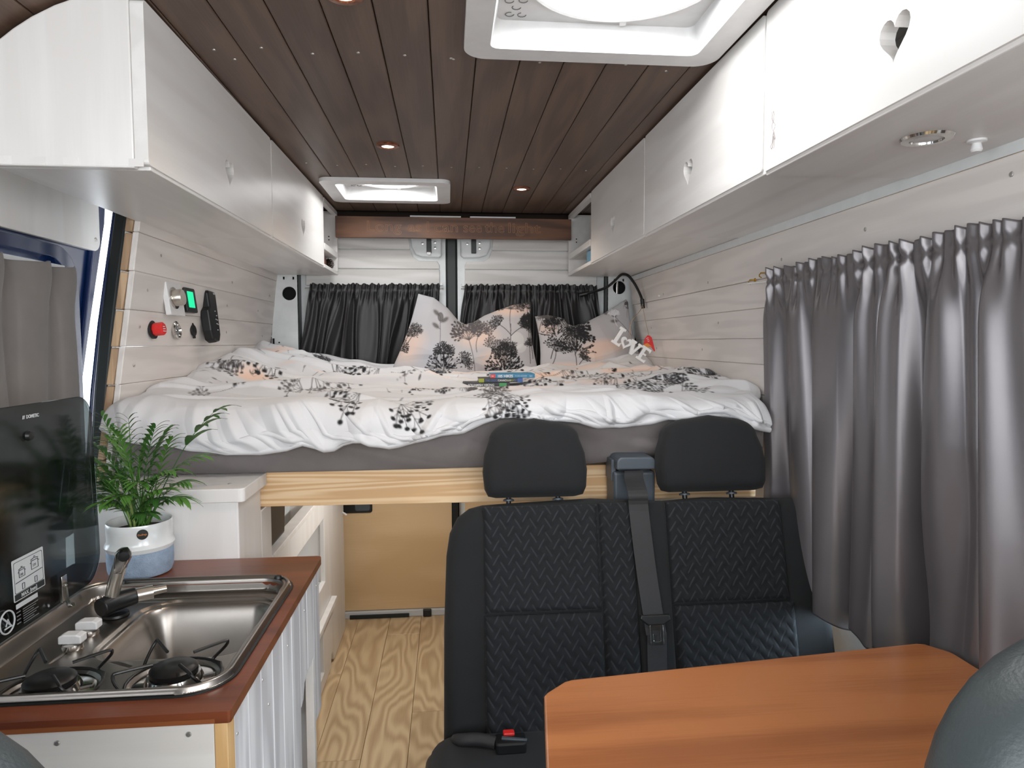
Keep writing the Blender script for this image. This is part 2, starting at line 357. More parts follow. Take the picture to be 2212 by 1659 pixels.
def idw(cp, x, y, p=3.2, sx=1., sy=.7):
    num = 0; den = 0
    for cx, cy, z in cp:
        w = 1/(((x-cx)/sx)**2+((y-cy)/sy)**2+.0008)**(p/2); num = num+w*z; den = den+w
    return num/den

# ================================================================== SETTING
def wl(z): return -.74-(1.58-z)*.125 if z > 1.0 else -.8125-(1.0-z)*.06      # left wall lining x at height z
def wr(z): return .826+(1.565-z)*.09
# floor -------------------------------------------------------------
fl = G().box(-.98, 1.02, -1.3, 3.2, -.06, -.014).build('floor', pm('subfloor', lin(120, 98, 70), .8)); tag(fl, kind='structure')
pw = .142; x = -.56
k = 0
while x < 1.0:
    y = -1.28-[0, .55, .95, .3, .75][k % 5]
    while y < 3.1:
        y0, y1 = max(y, -1.28), min(y+1.28, 3.085)
        if y1-y0 > .05 and (y1 > .3):
            G().box(x+.0006, x+pw-.0006, y0+.0006, y1-.0006, -.0135, 0).build('floor_plank', M['oak'], fl, bevel=.0008, seg=1)
        y += 1.28
    x += pw; k += 1
# ceiling -----------------------------------------------------------
cl = G()
# roof skin with openings for the two roof hatches
H1 = (.085, .495, .915, 1.33); H2 = (-.400, -.037, 2.485, 2.752)
outer = [(-.99, -1.3), (1.03, -1.3), (1.03, 3.2), (-.99, 3.2)]
def rect(h, g=0): return [(h[0]-g, h[2]-g), (h[1]+g, h[2]-g), (h[1]+g, h[3]+g), (h[0]-g, h[3]+g)]
cl.prism([outer, rect(H1), rect(H2)], XY, 1.868, 1.90)
ce = cl.build('ceiling', M['ceilback']); tag(ce, kind='structure')
seams = [-.594, -.499, -.404, -.308, -.214, -.125, -.030, .062, .153, .245, .335, .425, .515, .607, .70]
def cutspan(x0, x1, lo, hi):
    """y intervals a ceiling plank keeps, leaving the hatch openings free"""
    iv = [(lo, hi)]
    for h in (H1, H2):
        if x1 > h[0]+.004 and x0 < h[1]-.004:
            n = []
            for a, b in iv:
                if b <= h[2] or a >= h[3]: n.append((a, b))
                else:
                    if h[2]-a > .01: n.append((a, h[2]))
                    if b-h[3] > .01: n.append((h[3], b))
            iv = n
    return iv
pls = []
for a, b in zip(seams[:-1], seams[1:]):
    xa, xb = a, b
    for y0, y1 in cutspan(xa, xb, -.6, 3.04):
        pls.append(G().box(xa+.0009, xb-.0009, y0, y1, 1.85, 1.8685).build('ceiling_plank', M['ceil'], ce, bevel=.002, seg=1))
# planks that follow the roof curve down on the left, in front of the cabinets
prof = [(-.594, 1.85), (-.68, 1.814), (-.752, 1.765), (-.82, 1.70)]
for (xa, za), (xb, zb) in zip(prof[:-1], prof[1:]):
    G().hexa([(xb+.002, -.6, zb+.001), (xa-.002, -.6, za), (xa-.002, 1.24, za), (xb+.002, 1.24, zb+.001)],
             [(xb+.002, -.6, zb+.02), (xa-.002, -.6, za+.018), (xa-.002, 1.24, za+.018), (xb+.002, 1.24, zb+.02)]).build('ceiling_plank', M['ceil'], ce)
scr = G().lathe([(.0001, -.0012), (.0032, -.0008), (.0034, 0)], n=8)
sm = None
def ceil_screw(x, y):
    global sm
    if sm is None: sm = scr.build('ceiling_screw', M['screw'], ce)
    else: sm_ = part('ceiling_screw', sm, ce, (x, y, 1.85)); return
    sm.location = (x, y, 1.85)
for a, b in zip(seams[:-1], seams[1:]):
    c = (a+b)/2
    if c < -.5 or c > .53: continue
    ceil_screw(c-.005, 1.41+.01*math.sin(c*40)); ceil_screw(c, 2.27+.01*math.sin(c*31))
ceil_screw(-.43, 1.46); ceil_screw(.016, 1.42); ceil_screw(.47, 1.44)
# outer shell, closes the van body ----------------------------------
def shellwall(name, loops, fn, a, b, mat): return tag(G().prism(loops, fn, a, b).build(name, mat), kind='structure')
wlft = tag(G().box(-1.0, -.97, 2.25, 3.2, 0, 1.9).box(-1.0, -.97, -1.1, .18, 0, .95).box(-1.0, -.97, -1.1, .18, 1.66, 1.9).box(-1.0, -.97, -.02, .18, .95, 1.66).box(-1, -.83, 1.24, 2.25, 1.80, 1.9).build('wall_left', M['whitemetal']), kind='structure')
win_r = [(.72, .62), (1.62, .62), (1.62, 1.40), (.72, 1.40)]
wrgt = tag(G().prism([[(-.0, 0), (3.2, 0), (3.2, 1.9), (0, 1.9)], win_r], YZ, 1.0, 1.03).box(1.0, 1.03, -1.1, 0, 0, .95).box(1.0, 1.03, -1.1, 0, 1.66, 1.9).build('wall_right', M['whitemetal']), kind='structure')
# inner white skin of the right side below the planks, with the window opening, gently bulged
sk = G()
opn = (.66, 1.66, .60, 1.405)
for (y0, y1, z0, z1) in ((.3, opn[0], 0, 1.54), (opn[1], 3.05, 0, 1.12), (opn[0], opn[1], 0, opn[2]), (opn[1], 1.70, 1.12, 1.45)):
    sk.hexa([(wr(z0)+.03, y0, z0), (wr(z0)+.05, y0, z0), (wr(z0)+.05, y1, z0), (wr(z0)+.03, y1, z0)], [(wr(z1)+.03, y0, z1), (wr(z1)+.05, y0, z1), (wr(z1)+.05, y1, z1), (wr(z1)+.03, y1, z1)])
tag(sk.build('trim_1', M['whitemetal']), kind='structure')
wf = tag(G().prism([[(-1, 0), (1.03, 0), (1.03, 1.9), (-1, 1.9)], [(-.75, 1.0), (.8, 1.0), (.8, 1.76), (-.75, 1.76)]], XZ, -1.12, -1.08).build('wall_front', M['darkcab']), kind='structure')
# window pane on the right side behind the curtain
w1 = tag(G().prism([rr(.70, 1.64, .60, 1.42, .05), rr(.74, 1.60, .64, 1.38, .05)], YZ, .955, .985).build('window_1', M['black'], smooth=True), kind='structure')
G().box(.966, .972, .735, 1.605, .635, 1.385).build('pane', M['glass'], w1)
# left wall lining ---------------------------------------------------
def lining(parent, xf, y0f, y1, zs, side, mat, th=.014, gap=.0006, proud=None):
    for i, (za, zb) in enumerate(zip(zs[:-1], zs[1:])):
        a, b = za+gap, zb-gap*.3; pr = (proud[i] if proud else 0)*side
        xa, xb = xf(a)+pr, xf(b)+pr; o = side
        y0a, y0b = y0f(a), y0f(b)
        G().hexa([(xa, y0a, a), (xa-o*th, y0a, a), (xa-o*th, y1, a), (xa, y1, a)], [(xb, y0b, b), (xb-o*th, y0b, b), (xb-o*th, y1, b), (xb, y1, b)]).build('wall_plank', mat, parent, bevel=.0016, seg=1)
zsL = [.80, .90, .99, 1.080, 1.170, 1.262, 1.352, 1.446, 1.540, 1.60]
lining(wlft, wl, lambda z: 1.70+(z-1.08)*.055, 3.05, zsL, 1, M['wwall'], proud=[0, .001, 0, .0015, 0, .001, .0015, 0, .001])
# backing strips: black gasket, raw wood edge, white lip at the front end of the left lining
for i, (za, zb) in enumerate(zip(zsL[:-1], zsL[1:])):
    xa, xb = wl(za)-.0145, wl(zb)-.0145; ya, yb = 1.70+(za-1.08)*.055, 1.70+(zb-1.08)*.055
    G().hexa([(xa, ya-.007, za), (xa-.0155, ya-.007, za), (xa-.0155, ya+.05, za), (xa, ya+.05, za)], [(xb, yb+.003, zb-.004), (xb-.0165, yb-.003, zb-.003), (xb-.0165, yb+.05, zb-.003), (xb, yb+.05, zb-.004)]).build('batten', M['wraw'], wlft, bevel=.002, seg=1)
def strip(path, w, d, name, mat, parent, bevel=.004):
    """rectangular section swept down the path, w along x, d along y"""
    g = G(); n = len(path); vs = []
    for x, y, z in path: vs += [(x, y, z), (x+w, y, z), (x+w, y+d, z), (x, y+d, z)]
    fs = [(3, 2, 1, 0), tuple(range(4*n-4, 4*n))]
    for i in range(n-1):
        for k in range(4): fs.append((4*i+k, 4*i+(k+1) % 4, 4*i+4+(k+1) % 4, 4*i+4+k))
    g.add(vs, fs); return g.build(name, mat, parent, bevel=bevel, seg=3)
def lerpz(tab, zs=(1.70, 1.58, 1.45, 1.32, 1.15, 1.0, .8, .5, .05)):
    zt_ = [t[0] for t in tab]; return [(float(np.interp(-z, [-q for q in zt_], [t[1] for t in tab])), float(np.interp(-z, [-q for q in zt_], [t[2] for t in tab])), z) for z in zs]
tag(strip(lerpz([(1.70, -.800, 1.82), (1.58, -.8065, 1.80), (1.32, -.826, 1.76), (1.15, -.839, 1.74), (.8, -.858, 1.70), (.05, -.87, 1.69)]), .009, .03, 'trim_2', M['whitemetal'], None, bevel=.002), kind='structure')
tag(strip(lerpz([(1.70, -.842, 1.85), (1.58, -.852, 1.83), (1.32, -.874, 1.79), (1.15, -.883, 1.765), (.8, -.90, 1.73), (.05, -.91, 1.71)]), .032, .014, 'trim_3', M['rubber'], None, bevel=.006), kind='structure')
tag(strip(lerpz([(1.70, -.858, 1.87), (1.58, -.867, 1.85), (1.32, -.891, 1.81), (1.15, -.902, 1.785), (.8, -.92, 1.75), (.05, -.93, 1.73)]), .008, .012, 'trim_4', M['blue'], None, bevel=.003), kind='structure')
# screws on the left planks
sc0 = G().lathe([(.0001, .0016), (.0030, .0013), (.0042, .0004), (.0044, 0)], ax=(1, 0, 0), n=10).build('wall_screw', M['screw'], wlft)
first = True
for yy, zz in ((1.86, 1.50), (2.45, 1.482), (2.95, 1.47), (1.80, 1.405), (2.42, 1.40), (1.775, 1.312), (2.44, 1.308), (2.9, 1.30), (1.765, 1.215), (2.8, 1.40)):
    if first: sc0.location = (wl(zz)+.0015, yy, zz); first = False
    else: part('wall_screw', sc0, wlft, (wl(zz)+.0015, yy, zz))
# right wall lining -------------------------------------------------
zsR = [1.02, 1.122, 1.207, 1.279, 1.361, 1.438]
lining(wrgt, wr, lambda z: 1.66, 3.0, zsR, -1, M['wwall'])
lining(wrgt, wr, lambda z: .2, 3.0, [1.438, 1.543], -1, M['wwall'], th=.016, proud=[.004])
tr = G(); tr.hexa([(wr(1.543)-.001, .2, 1.5445), (wr(1.543)+.02, .2, 1.5445), (wr(1.543)+.02, 3.0, 1.5445), (wr(1.543)-.001, 3.0, 1.5445)], [(wr(1.56), .2, 1.566), (wr(1.56)+.02, .2, 1.566), (wr(1.56)+.02, 3.0, 1.566), (wr(1.56), 3.0, 1.566)])
tr.build('wall_rail', M['whitemetal'], wrgt, label='white painted metal rail above the planks')
G().hexa([(wr(1.543)+.0005, .2, 1.541), (wr(1.54)+.02, .2, 1.541), (wr(1.54)+.02, 3.0, 1.541), (wr(1.543)+.0005, 3.0, 1.541)], [(wr(1.543)+.0005, .2, 1.5445), (wr(1.54)+.02, .2, 1.5445), (wr(1.54)+.02, 3, 1.5445), (wr(1.543)+.0005, 3.0, 1.5445)]).build('raw_edge', M['wraw'], wrgt, label='bare wood edge of the top plank')
G().box(.826, .845, .2, 1.68, 1.4335, 1.438).build('raw_edge', M['wraw'], wrgt)
sr = G().lathe([(.0001, .0016), (.0030, .0013), (.0042, .0004), (.0044, 0)], ax=(-1, 0, 0), n=10).build('wall_screw', M['screw'], wrgt)
first = True
for yy, zz in ((.93, 1.515), (1.28, 1.493), (1.62, 1.475), (2.1, 1.46), (2.55, 1.455), (2.2, 1.245), (2.05, 1.33), (2.7, 1.245), (2.75, 1.33)):
    p = (wr(zz)-(.004 if zz > 1.438 else 0), yy, zz)
    if first: sr.location = p; first = False
    else: part('wall_screw', sr, wrgt, p)
# rear wall: two doors with planked inner skins ---------------------
back = tag(G().box(-1.0, 1.03, 3.16, 3.19, 0, 1.9).build('wall_back', M['ceilback']), kind='structure')
def rear_door(name, x0, x1, hingeside):
    d = G(); dz = 1.80
    win = rr(x0+.07, x1-.06, 1.13, 1.50, .05)
    d.prism([rr(x0, x1, .03, dz, .02), win], XZ, 3.098, 3.14)
    o = d.build(name, M['whitemetal'], smooth=True, bevel=.006); tag(o, kind='structure')
    G().box(x0+.06, x1-.05, 3.118, 3.124, 1.12, 1.51).build('pane', M['glass'], o)
    return o
d1 = rear_door('door_1', -.66, -.008, -1)
d2 = rear_door('door_2', .045, .725, 1)
zsD = [1.526, 1.603, 1.690, 1.775]
def dplanks(o, x0, x1, cutx0, cutx1, left):
    G().box(x0, x1, 3.088, 3.0985, zsD[0], zsD[1]-.003).build('door_plank', M['wwallX'], o, bevel=.002, seg=1)
    # the two upper boards are cut round the latch housing
    if left:
        G().prism([[(x0, zsD[1]), (x1, zsD[1]), (x1, 1.622), (x1-.01, 1.638), (cutx0+.035, 1.640), (cutx0+.012, 1.655), (cutx0, 1.687), (x0, 1.687)]], XZ, 3.088, 3.0985).build('door_plank', M['wwallX'], o, bevel=.002, seg=1)
        G().prism([[(x0, 1.690), (cutx0-.001, 1.690), (cutx0-.012, 1.775), (x0, 1.775)]], XZ, 3.088, 3.0985).build('door_plank', M['wwallX'], o, bevel=.002, seg=1)
    else:
        G().prism([[(x1, zsD[1]), (x0, zsD[1]), (x0, 1.622), (x0+.01, 1.638), (cutx1-.035, 1.640), (cutx1-.012, 1.655), (cutx1, 1.687), (x1, 1.687)]], XZ, 3.088, 3.0985).build('door_plank', M['wwallX'], o, bevel=.002, seg=1)
        G().prism([[(x1, 1.690), (cutx1+.001, 1.690), (cutx1+.012, 1.775), (x1, 1.775)]], XZ, 3.088, 3.0985).build('door_plank', M['wwallX'], o, bevel=.002, seg=1)
dplanks(d1, -.63, -.036, -.165, 0, True)
dplanks(d2, .078, .69, 0, .20, False)
# latch housings
def latch(o, cx, left, dark):
    s = 1 if left else -1
    out = [(cx-s*.085, 1.80), (cx-s*.078, 1.70), (cx-s*.06, 1.665), (cx-s*.03, 1.655), (cx+s*.045, 1.652), (cx+s*.058, 1.66), (cx+s*.06, 1.80)]
    h = G().prism([out], XZ, 3.075, 3.0985).build('latch_housing', M['whitemetal'], o, bevel=.008, seg=4)
    G().box(cx-.010, cx+.012, 3.066, 3.076, 1.672, 1.735).build('latch', M['black'], h, bevel=.002)
    for dx, dz_ in ((-.028, 1.715), (.028, 1.72), (.028, 1.695)): G().lathe([(.0001, .004), (.006, .003), (.007, 0)], c=(cx+dx, 3.075, dz_), ax=(0, -1, 0), n=10).build('latch_bolt', M['screw'], h, smooth=True)
    if not dark: G().box(cx-.008, cx+.008, 3.062, 3.070, 1.665, 1.675).build('latch_tongue', M['steel2'], h)
latch(d1, -.083, True, False); latch(d2, .118, False, True)
gk = tag(G().box(-.008, .045, 3.10, 3.15, .03, 1.80).build('trim_5', M['rubber'], bevel=.01), kind='structure')
# plywood on the lower rear doors
py = G().box(-.645, .010, 3.086, 3.098, .035, .78)
py.build('plywood_panel', M['ply'], d1, label='bare birch plywood panel on the lower door')
G().box(.072, .70, 3.086, 3.098, .035, .78).build('plywood_panel', M['ply'], d2)
G().box(.020, .040, 3.06, 3.10, .03, .80).build('trim_6', M['black']); tag(bpy.data.objects['trim_6'], kind='structure')
G().box(-.66, .72, 3.076, 3.10, 0, .032).build('door_sill', M['greyblue'], d1, bevel=.004)
G().box(-.46, -.19, 3.068, 3.077, 0.001, .018).build('door_seal', M['rubber'], d1)
G().box(-.126, -.088, 3.060, 3.076, .004, .036).build('floor_catch', M['black'], d1, bevel=.003)
hp = G().prism([rr(-.50, -.352, .493, .56, .012)], XZ, 3.078, 3.0865).build('door_handle', M['black'], d1, bevel=.003)
G().prism([rr(-.43, -.362, .503, .55, .01)], XZ, 3.074, 3.079).build('handle_flap', M['greyplastic'], hp, bevel=.002)
# body pillars between lining and doors
def pillar(name, x0b, x0t, x1, left):
    hx, hz = (-.693, 1.487) if left else (.785, 1.520)
    g = G()
    hole = [(hx+.030*math.cos(t*PI/12), hz+.030*math.sin(t*PI/12)) for t in range(24)]
    slots = [[(hx-.03+dx, 1.548), (hx-.022+dx, 1.548), (hx-.022+dx, 1.560), (hx-.03+dx, 1.560)] for dx in (.004, .045)]
    loop = [(x0b, .9), (x1, .9), (x1, 1.66), (x0t, 1.66)]
    if not left: loop = [(x1, .9), (x0b, .9), (x0t, 1.66), (x1, 1.66)]
    g.prism([loop, hole]+slots, XZ, 3.045, 3.055)
    o = tag(g.build(name, M['whitemetal']), kind='structure')
    G().prism([[(min(x0b, x1), .9), (max(x0b, x1), .9), (max(x0t, x1), 1.66), (min(x0t, x1), 1.66)]], XZ, 3.09, 3.095).build('pillar_inner', M['dhole'], o)
    e = G(); e.box(x1-.003, x1+.003, 3.045, 3.10, .9, 1.62); e.build('door_gap', M['rubber'], o)
    r_ = G(); r_.prism([[(x0b+(.012 if left else -.09), 1.298), (x0b+(.09 if left else -.012), 1.298), (x0b+(.088 if left else -.014), 1.302), (x0b+(.014 if left else -.088), 1.302)]], XZ, 3.0405, 3.046)
    r_.box(min(x0b, x1)+.02, max(x0b, x1)-.01, 3.043, 3.0455, 1.338, 1.340)
    r_.build('pressed_ridge', M['whitemetal'], o)
    q = G().box((-.768, -.760)[0] if left else .86, -.760 if left else .868, 3.041, 3.0455, 1.262, 1.290); q.lathe([(.0001, .0), (.0035, 0), (.0035, .004)], c=(x0b+(.06 if left else -.06), 3.0455, 1.272), ax=(0, -1, 0), n=8); q.build('pillar_hole', M['dhole'], o)
    if not left: G().tube([(hx-.006, 3.075, 1.45), (hx-.002, 3.075, 1.60)], .011, 10).build('pillar_rod', M['steel2'], o, smooth=True)
    return o
pillar('trim_7', -.80, -.745, -.655, True)
pillar('trim_8', .90, .83, .73, False)
# sliding side door on the left --------------------------------------
def bx(z): return -.93-.03*max(0, min(1, (1.5-z)/.5))
dwin = rr(.45, 1.735, .86, 1.460, .06)
g = G(); g.prism([[(.2, .03), (1.70, .03), (1.735, .8), (1.832, 1.15), (1.888, 1.32), (1.986, 1.60), (2.02, 1.80), (.2, 1.80)], dwin], YZ, -.985, -.945)
d3 = tag(g.build('door_3', M['blue'], bevel=.012, seg=3), kind='structure')
# raised pressings of the door frame
g = G(); g.prism([rr(.35, 1.80, .80, 1.505, .09), rr(.42, 1.75, .84, 1.475, .07)], YZ, -.946, -.925); g.build('door_pressing', M['blue'], d3, smooth=True, bevel=.008, seg=3)
g = G(); g.tube([(-.941, 1.71, .85), (-.941, 1.78, 1.1), (-.941, 1.86, 1.38), (-.941, 1.92, 1.6)], .009, 10); g.build('door_edge_bead', M['blue'], d3, smooth=True)
G().prism([rr(.3, 1.925, 1.515, 1.79, [.01, .03, .01, .01])], YZ, -.945, -.930).build('door_panel', M['cabend'], d3, bevel=.003, label='white board covering the top of the blue door')
for yy, zz in ((1.50, 1.535), (1.90, 1.545)): G().lathe([(.0001, .003), (.005, .002), (.006, 0)], c=(-.930, yy, zz), ax=(1, 0, 0), n=10).build('panel_screw', M['screw'], d3, smooth=True)
G().box(-.967, -.963, .44, 1.745, .85, 1.47).build('pane', M['glass'], d3)
G().prism([rr(1.70, 1.745, 1.40, 1.455, .006)], YZ, -.940, -.925).build('curtain_bracket', M['plastic'], d3, bevel=.002)
G().box(-.9265, -.9225, .45, 1.735, 1.445, 1.458).build('curtain_rail', M['plastic'], d3)

# ================================================================== OVERHEAD CABINETS
def heart(cx, cy, s, n=28, tilt=0):
    p = []
    for k in range(n):
        t = 2*PI*k/n; x = 16*math.sin(t)**3; y = 13*math.cos(t)-5*math.cos(2*t)-2*math.cos(3*t)-math.cos(4*t)
        x, y = x/34*s, (y+2)/34*s*1.08
        p.append((cx+x*math.cos(tilt)-y*math.sin(tilt), cy+x*math.sin(tilt)+y*math.cos(tilt)))
    return p
def overhead(name, label, side, xf, y0, y1, ybody0, ybody1, hy, hz, zt=1.842, zb=1.565, hole=True, wallx=.76, group=None):
    """hollow cabinet unit with one flap door; xf(y) is the door face; side -1 left of the aisle, +1 right"""
    e = empty(name, (xf((y0+y1)/2), (y0+y1)/2, zb), label, 'cabinet', group)
    s = side; th = .022
    F = lambda yy, d: xf(yy)+s*d
    def pbox(g, ya, yb, da, db, z0, z1): g.quad([(F(ya, da), ya), (F(ya, db) if db is not None else s*wallx, ya), (F(yb, db) if db is not None else s*wallx, yb), (F(yb, da), yb)], z0, z1)
    g = G(); pbox(g, ybody0, ybody1, .004, None, zb, zb+.014); g.build('bottom_panel', M['cab'], e, bevel=.002)
    g = G(); pbox(g, ybody0, ybody1, th+.001, None, zt-.012, zt-.002); g.build('top_panel', M['cabin'], e)
    g = G(); g.box(min(s*wallx, s*(wallx-.01)), max(s*wallx, s*(wallx-.01)), ybody0, ybody1, zb+.0145, zt-.013); g.build('back_panel', M['cabin'], e)
    out = rr(y0+.001, y1-.001, zb+.006, zt, .008, 3)
    loops = [out]+([heart(hy, hz, .062)] if hole else [])
    # lip round the hole: door is one board; the edge of the heart is rounded by the bevel
    g = G(); g.prism(loops, lambda u, v, w: (F(u, w), u, v), 0, th); d = g.build('door', M['cab'], e, bevel=.0045, seg=3)
    return e, d
lx = lambda y: -.5+(y-1.22)*.012
rx = lambda y: .556-(y-1.16)*.006
# left unit with the curved end panel that follows the roof
L1, LD1 = overhead('overhead_cabinet', 'white wall cabinet over the sink with curved end panel and heart hole', -1, lx, 1.2045, 1.975, 1.222, 1.978, 1.62, 1.658, wallx=.75)
endp = [(-.752, 1.565), (-.5232, 1.565), (-.5232, 1.846), (-.60, 1.842), (-.64, 1.826), (-.677, 1.806), (-.706, 1.786), (-.735, 1.762), (-.748, 1.742), (-.754, 1.72)]
G().prism([endp], XZ, 1.205, 1.222).build('end_panel', M['cabend'], L1, bevel=.003, label='white end panel with rounded roof-following top')
for i in range(5): G().box(-.74+i*.052, -.716+i*.052, 1.2044, 1.206, 1.567, 1.580).build('finger_joint', M['cab'], L1)
L2, LD2 = overhead('overhead_cabinet', 'smaller white cabinet with heart hole between end-panel cabinet and left shelf', -1, lx, 1.981, 2.722, 1.979, 2.724, 2.365, 1.660, wallx=.745)
R1, RD1 = overhead('overhead_cabinet', 'nearest right wall cabinet, heart hole with dark inside and tiny line figure', 1, rx, .30, 1.158, .30, 1.156, .815, 1.648, zb=1.562, wallx=.845)
R2, RD2 = overhead('overhead_cabinet', 'middle right wall cabinet, between line-figure cabinet and the smallest door', 1, rx, 1.162, 1.868, 1.157, 1.870, 1.53, 1.660, zb=1.565, wallx=.845)
R3, RD3 = overhead('overhead_cabinet', 'far right wall cabinet with narrow door beside the right open shelf', 1, rx, 1.872, 2.56, 1.871, 2.562, 2.225, 1.660, zb=1.567, wallx=.845)
# engraved rabbit-like line figure on the near right door
g = G(); fy = 1.122
def ln(pts): g.tube([(.5548, fy+(p[0])*.001, 1.60+p[1]*.001) for p in pts], .00045, 5)
ln([(0, 63), (3, 50), (0, 44)]); ln([(6, 63), (5, 50), (1, 44)]); ln([(0, 63), (-3, 55), (-1, 44)])
ln([(0, 44), (-7, 38), (-6, 33), (-1, 29), (5, 34), (4, 41), (0, 44)])
ln([(-1, 29), (-8, 14), (-5, 13), (-1, 26)]); ln([(-1, 29), (2, 10), (8, 4), (5, 0), (1, 2), (-5, 0), (-4, 10), (-1, 29)]); ln([(1, 2), (-1, 20)])
g.build('line_figure', pm('pencil_line', lin(150, 142, 140), .7), R1, label='small line drawing of a long-eared figure')
# round steel lamp and white knob under the near right cabinet
e = empty('cabinet_lamp', (.686, .922, 1.562), 'round steel recessed lamp under the nearest right cabinet', 'lamp')
G().lathe([(.021, 0), (.022, -.004), (.033, -.0035), (.035, 0), (.033, .001)], c=(.686, .922, 1.5615), n=40, ring=True).build('lamp_ring', M['steel2'], e, smooth=True)
G().lathe([(.0001, -.002), (.015, -.0022), (.021, -.001)], c=(.686, .922, 1.5615), n=32).build('lamp_glass', M['plastic'], e, smooth=True)
G().lathe([(.013, 0), (.013, -.003), (.006, -.005), (.008, -.014), (.006, -.017), (.0001, -.018)], c=(.768, .928, 1.562), n=20).build('catch_knob', M['plastic'], R1, smooth=True, label='small white knob on the cabinet underside')
# open end shelves
def open_shelf(label, s, xf, y0, y1, zb, zt, wallx):
    e = empty('open_shelf', (xf(y0), y0, zb), label, 'shelf')
    F = lambda yy, d=0: xf(yy)+s*d
    def sb(ya, yb, da, z0, z1): return G().quad([(F(ya, da), ya), (s*wallx, ya), (s*wallx, yb), (F(yb, da), yb)], z0, z1)
    sb(y0, y1, .0, zb, zb+.014).build('bottom_board', M['cab'], e, bevel=.0015)
    sb(y1-.016, y1, .0, zb+.0145, zt).build('end_board', M['cab'], e, bevel=.0015)
    sb(y0, y0+.012, .012, zb+.0145, zt).build('divider', M['cab'], e)
    G().quad([(F(y0+.013), y0+.013), (F(y0+.013, .016), y0+.013), (F(y1-.017, .016), y1-.017), (F(y1-.017), y1-.017)], zb+.072, zb+.098).build('front_rail', M['cab'], e, bevel=.002)
    sb(y0+.013, y1-.017, .017, zb+.072, zb+.080).build('middle_board', M['cab'], e)
    G().box(min(s*wallx, s*(wallx-.012)), max(s*wallx, s*(wallx-.012)), y0+.013, y1-.017, zb+.0145, zt).build('back_board', M['cabin'], e)
    G().quad([(F(y0+.013), y0+.013), (F(y0+.013, .02), y0+.013), (F(y1-.017, .02), y1-.017), (F(y1-.017), y1-.017)], zt-.018, zt).build('top_rail', M['cab'], e)
    g = G()
    for dz in (0, -.014): g.lathe([(.0001, 0), (.003, -.0004), (.003, .0002)], c=(F(y1, .035), y1-.0162, zb+.165+dz), ax=(0, -1, 0), n=8)
    g.build('peg_hole', M['dhole'], e)
    return e
open_shelf('white open shelf at the rear end of the left cabinets', -1, lx, 2.726, 3.035, 1.567, 1.842, .735)
open_shelf('white open shelf at the rear end of the right cabinets', 1, rx, 2.566, 3.035, 1.569, 1.842, .84)
tag(G().box(-.60, -.512, 2.80, 2.94, 1.5815, 1.632).build('box', M['cardbrown'], bevel=.002), 'red-brown box on the lower level of left open shelf', 'box')
tag(G().box(-.60, -.53, 2.76, 2.93, 1.6478, 1.689).build('book', pm('brown_cover', lin(112, 70, 46), .6), bevel=.002), 'brown book lying on the upper level of left open shelf', 'book')
# pine cone
e = empty('pine_cone', (-.512, 2.985, 1.5815), 'dark pine cone beside the red-brown box on left shelf', 'pine cone')
g = G()
for i in range(60):
    a = i*2.4; h = .004+i*.0007; r = .017*math.sin(PI*(.18+.75*i/60)); tip = Vector((math.cos(a)*(r+.008), math.sin(a)*(r+.008), h+.004))
    b = Vector((math.cos(a)*r*.5, math.sin(a)*r*.5, h)); sd = Vector((-math.sin(a), math.cos(a), 0))*.004; c = Vector((-.512, 2.985, 1.5815))
    g.add([c+b-sd, c+b+sd, c+tip+sd*.9, c+tip-sd*.9, c+tip+Vector((0, 0, .003))], [(0, 1, 2, 3), (3, 2, 4), (0, 3, 4), (1, 4, 2), (0, 4, 1)])
g.build('scales', M['cone'], e); G().lathe([(.003, 0), (.010, .008), (.012, .02), (.007, .04), (.001, .047)], c=(-.512, 2.985, 1.5815), n=12).build('core', M['cone'], e, smooth=True)
tag(G().box(.565, .66, 2.60, 2.72, 1.5835, 1.635).build('book', pm('pale_blue_cover', lin(110, 160, 190), .5), bevel=.002), 'pale blue book on the lower level of right open shelf', 'book')

# engraved header board ------------------------------------------------
e = empty('header_board', (.035, 2.96, 1.72), 'brown wooden board with engraved line of words across the van above the doors', 'sign')
G().box(-.474, .544, 2.952, 2.97, 1.720, 1.810).build('board', M['board'], e, bevel=.0015)
for w_, a_, b_ in (('Long', 793, 866), ('as', 879, 909), ('I', 920.5, 924.5), ('can', 936, 987), ('see', 999, 1039), ('the', 1045, 1088), ('light', 1097, 1168)):
    x0_ = -.347+(a_-790)*.001997; text('engraved_word', w_, .062, frameM((x0_, 2.9515, 1.748), (1, 0, 0), (0, 0, 1)), M['engrave'], e, outline=.0006, fit=(b_-a_)*.001997)
tag(G().box(-.16, .06, 2.975, 2.99, 1.812, 1.820).box(.10, .30, 2.975, 2.99, 1.812, 1.820).build('trim_9', M['plastic']), kind='structure')

# ceiling spots -----------------------------------------------------
def spot(loc, label):
    e = empty('ceiling_spot', loc, label, 'ceiling light', 'copper-ringed spots in the brown ceiling')
    G().lathe([(.018, -.003), (.020, -.006), (.032, -.004), (.034, 0), (.030, .0005)], c=loc, n=32, ring=True).build('ring', M['copper'], e, smooth=True)
    G().lathe([(.0001, -.0045), (.012, -.004), (.0185, -.0028)], c=loc, n=28).build('lamp_glass', M['spot'], e, smooth=True)
    return e
SP = [((-.172, 2.041, 1.85), 'glowing copper-ringed ceiling spot left of centre, before the far skylight'), ((.281, 2.559, 1.85), 'glowing copper-ringed ceiling spot right of the far skylight'), ((-.168, 1.176, 1.85), 'glowing copper-ringed ceiling spot nearest, cut by the top edge of the photo')]
s0 = spot(*SP[0]); s1 = dup(s0, SP[1][0], SP[1][1]); s2 = dup(s0, SP[2][0], SP[2][1])
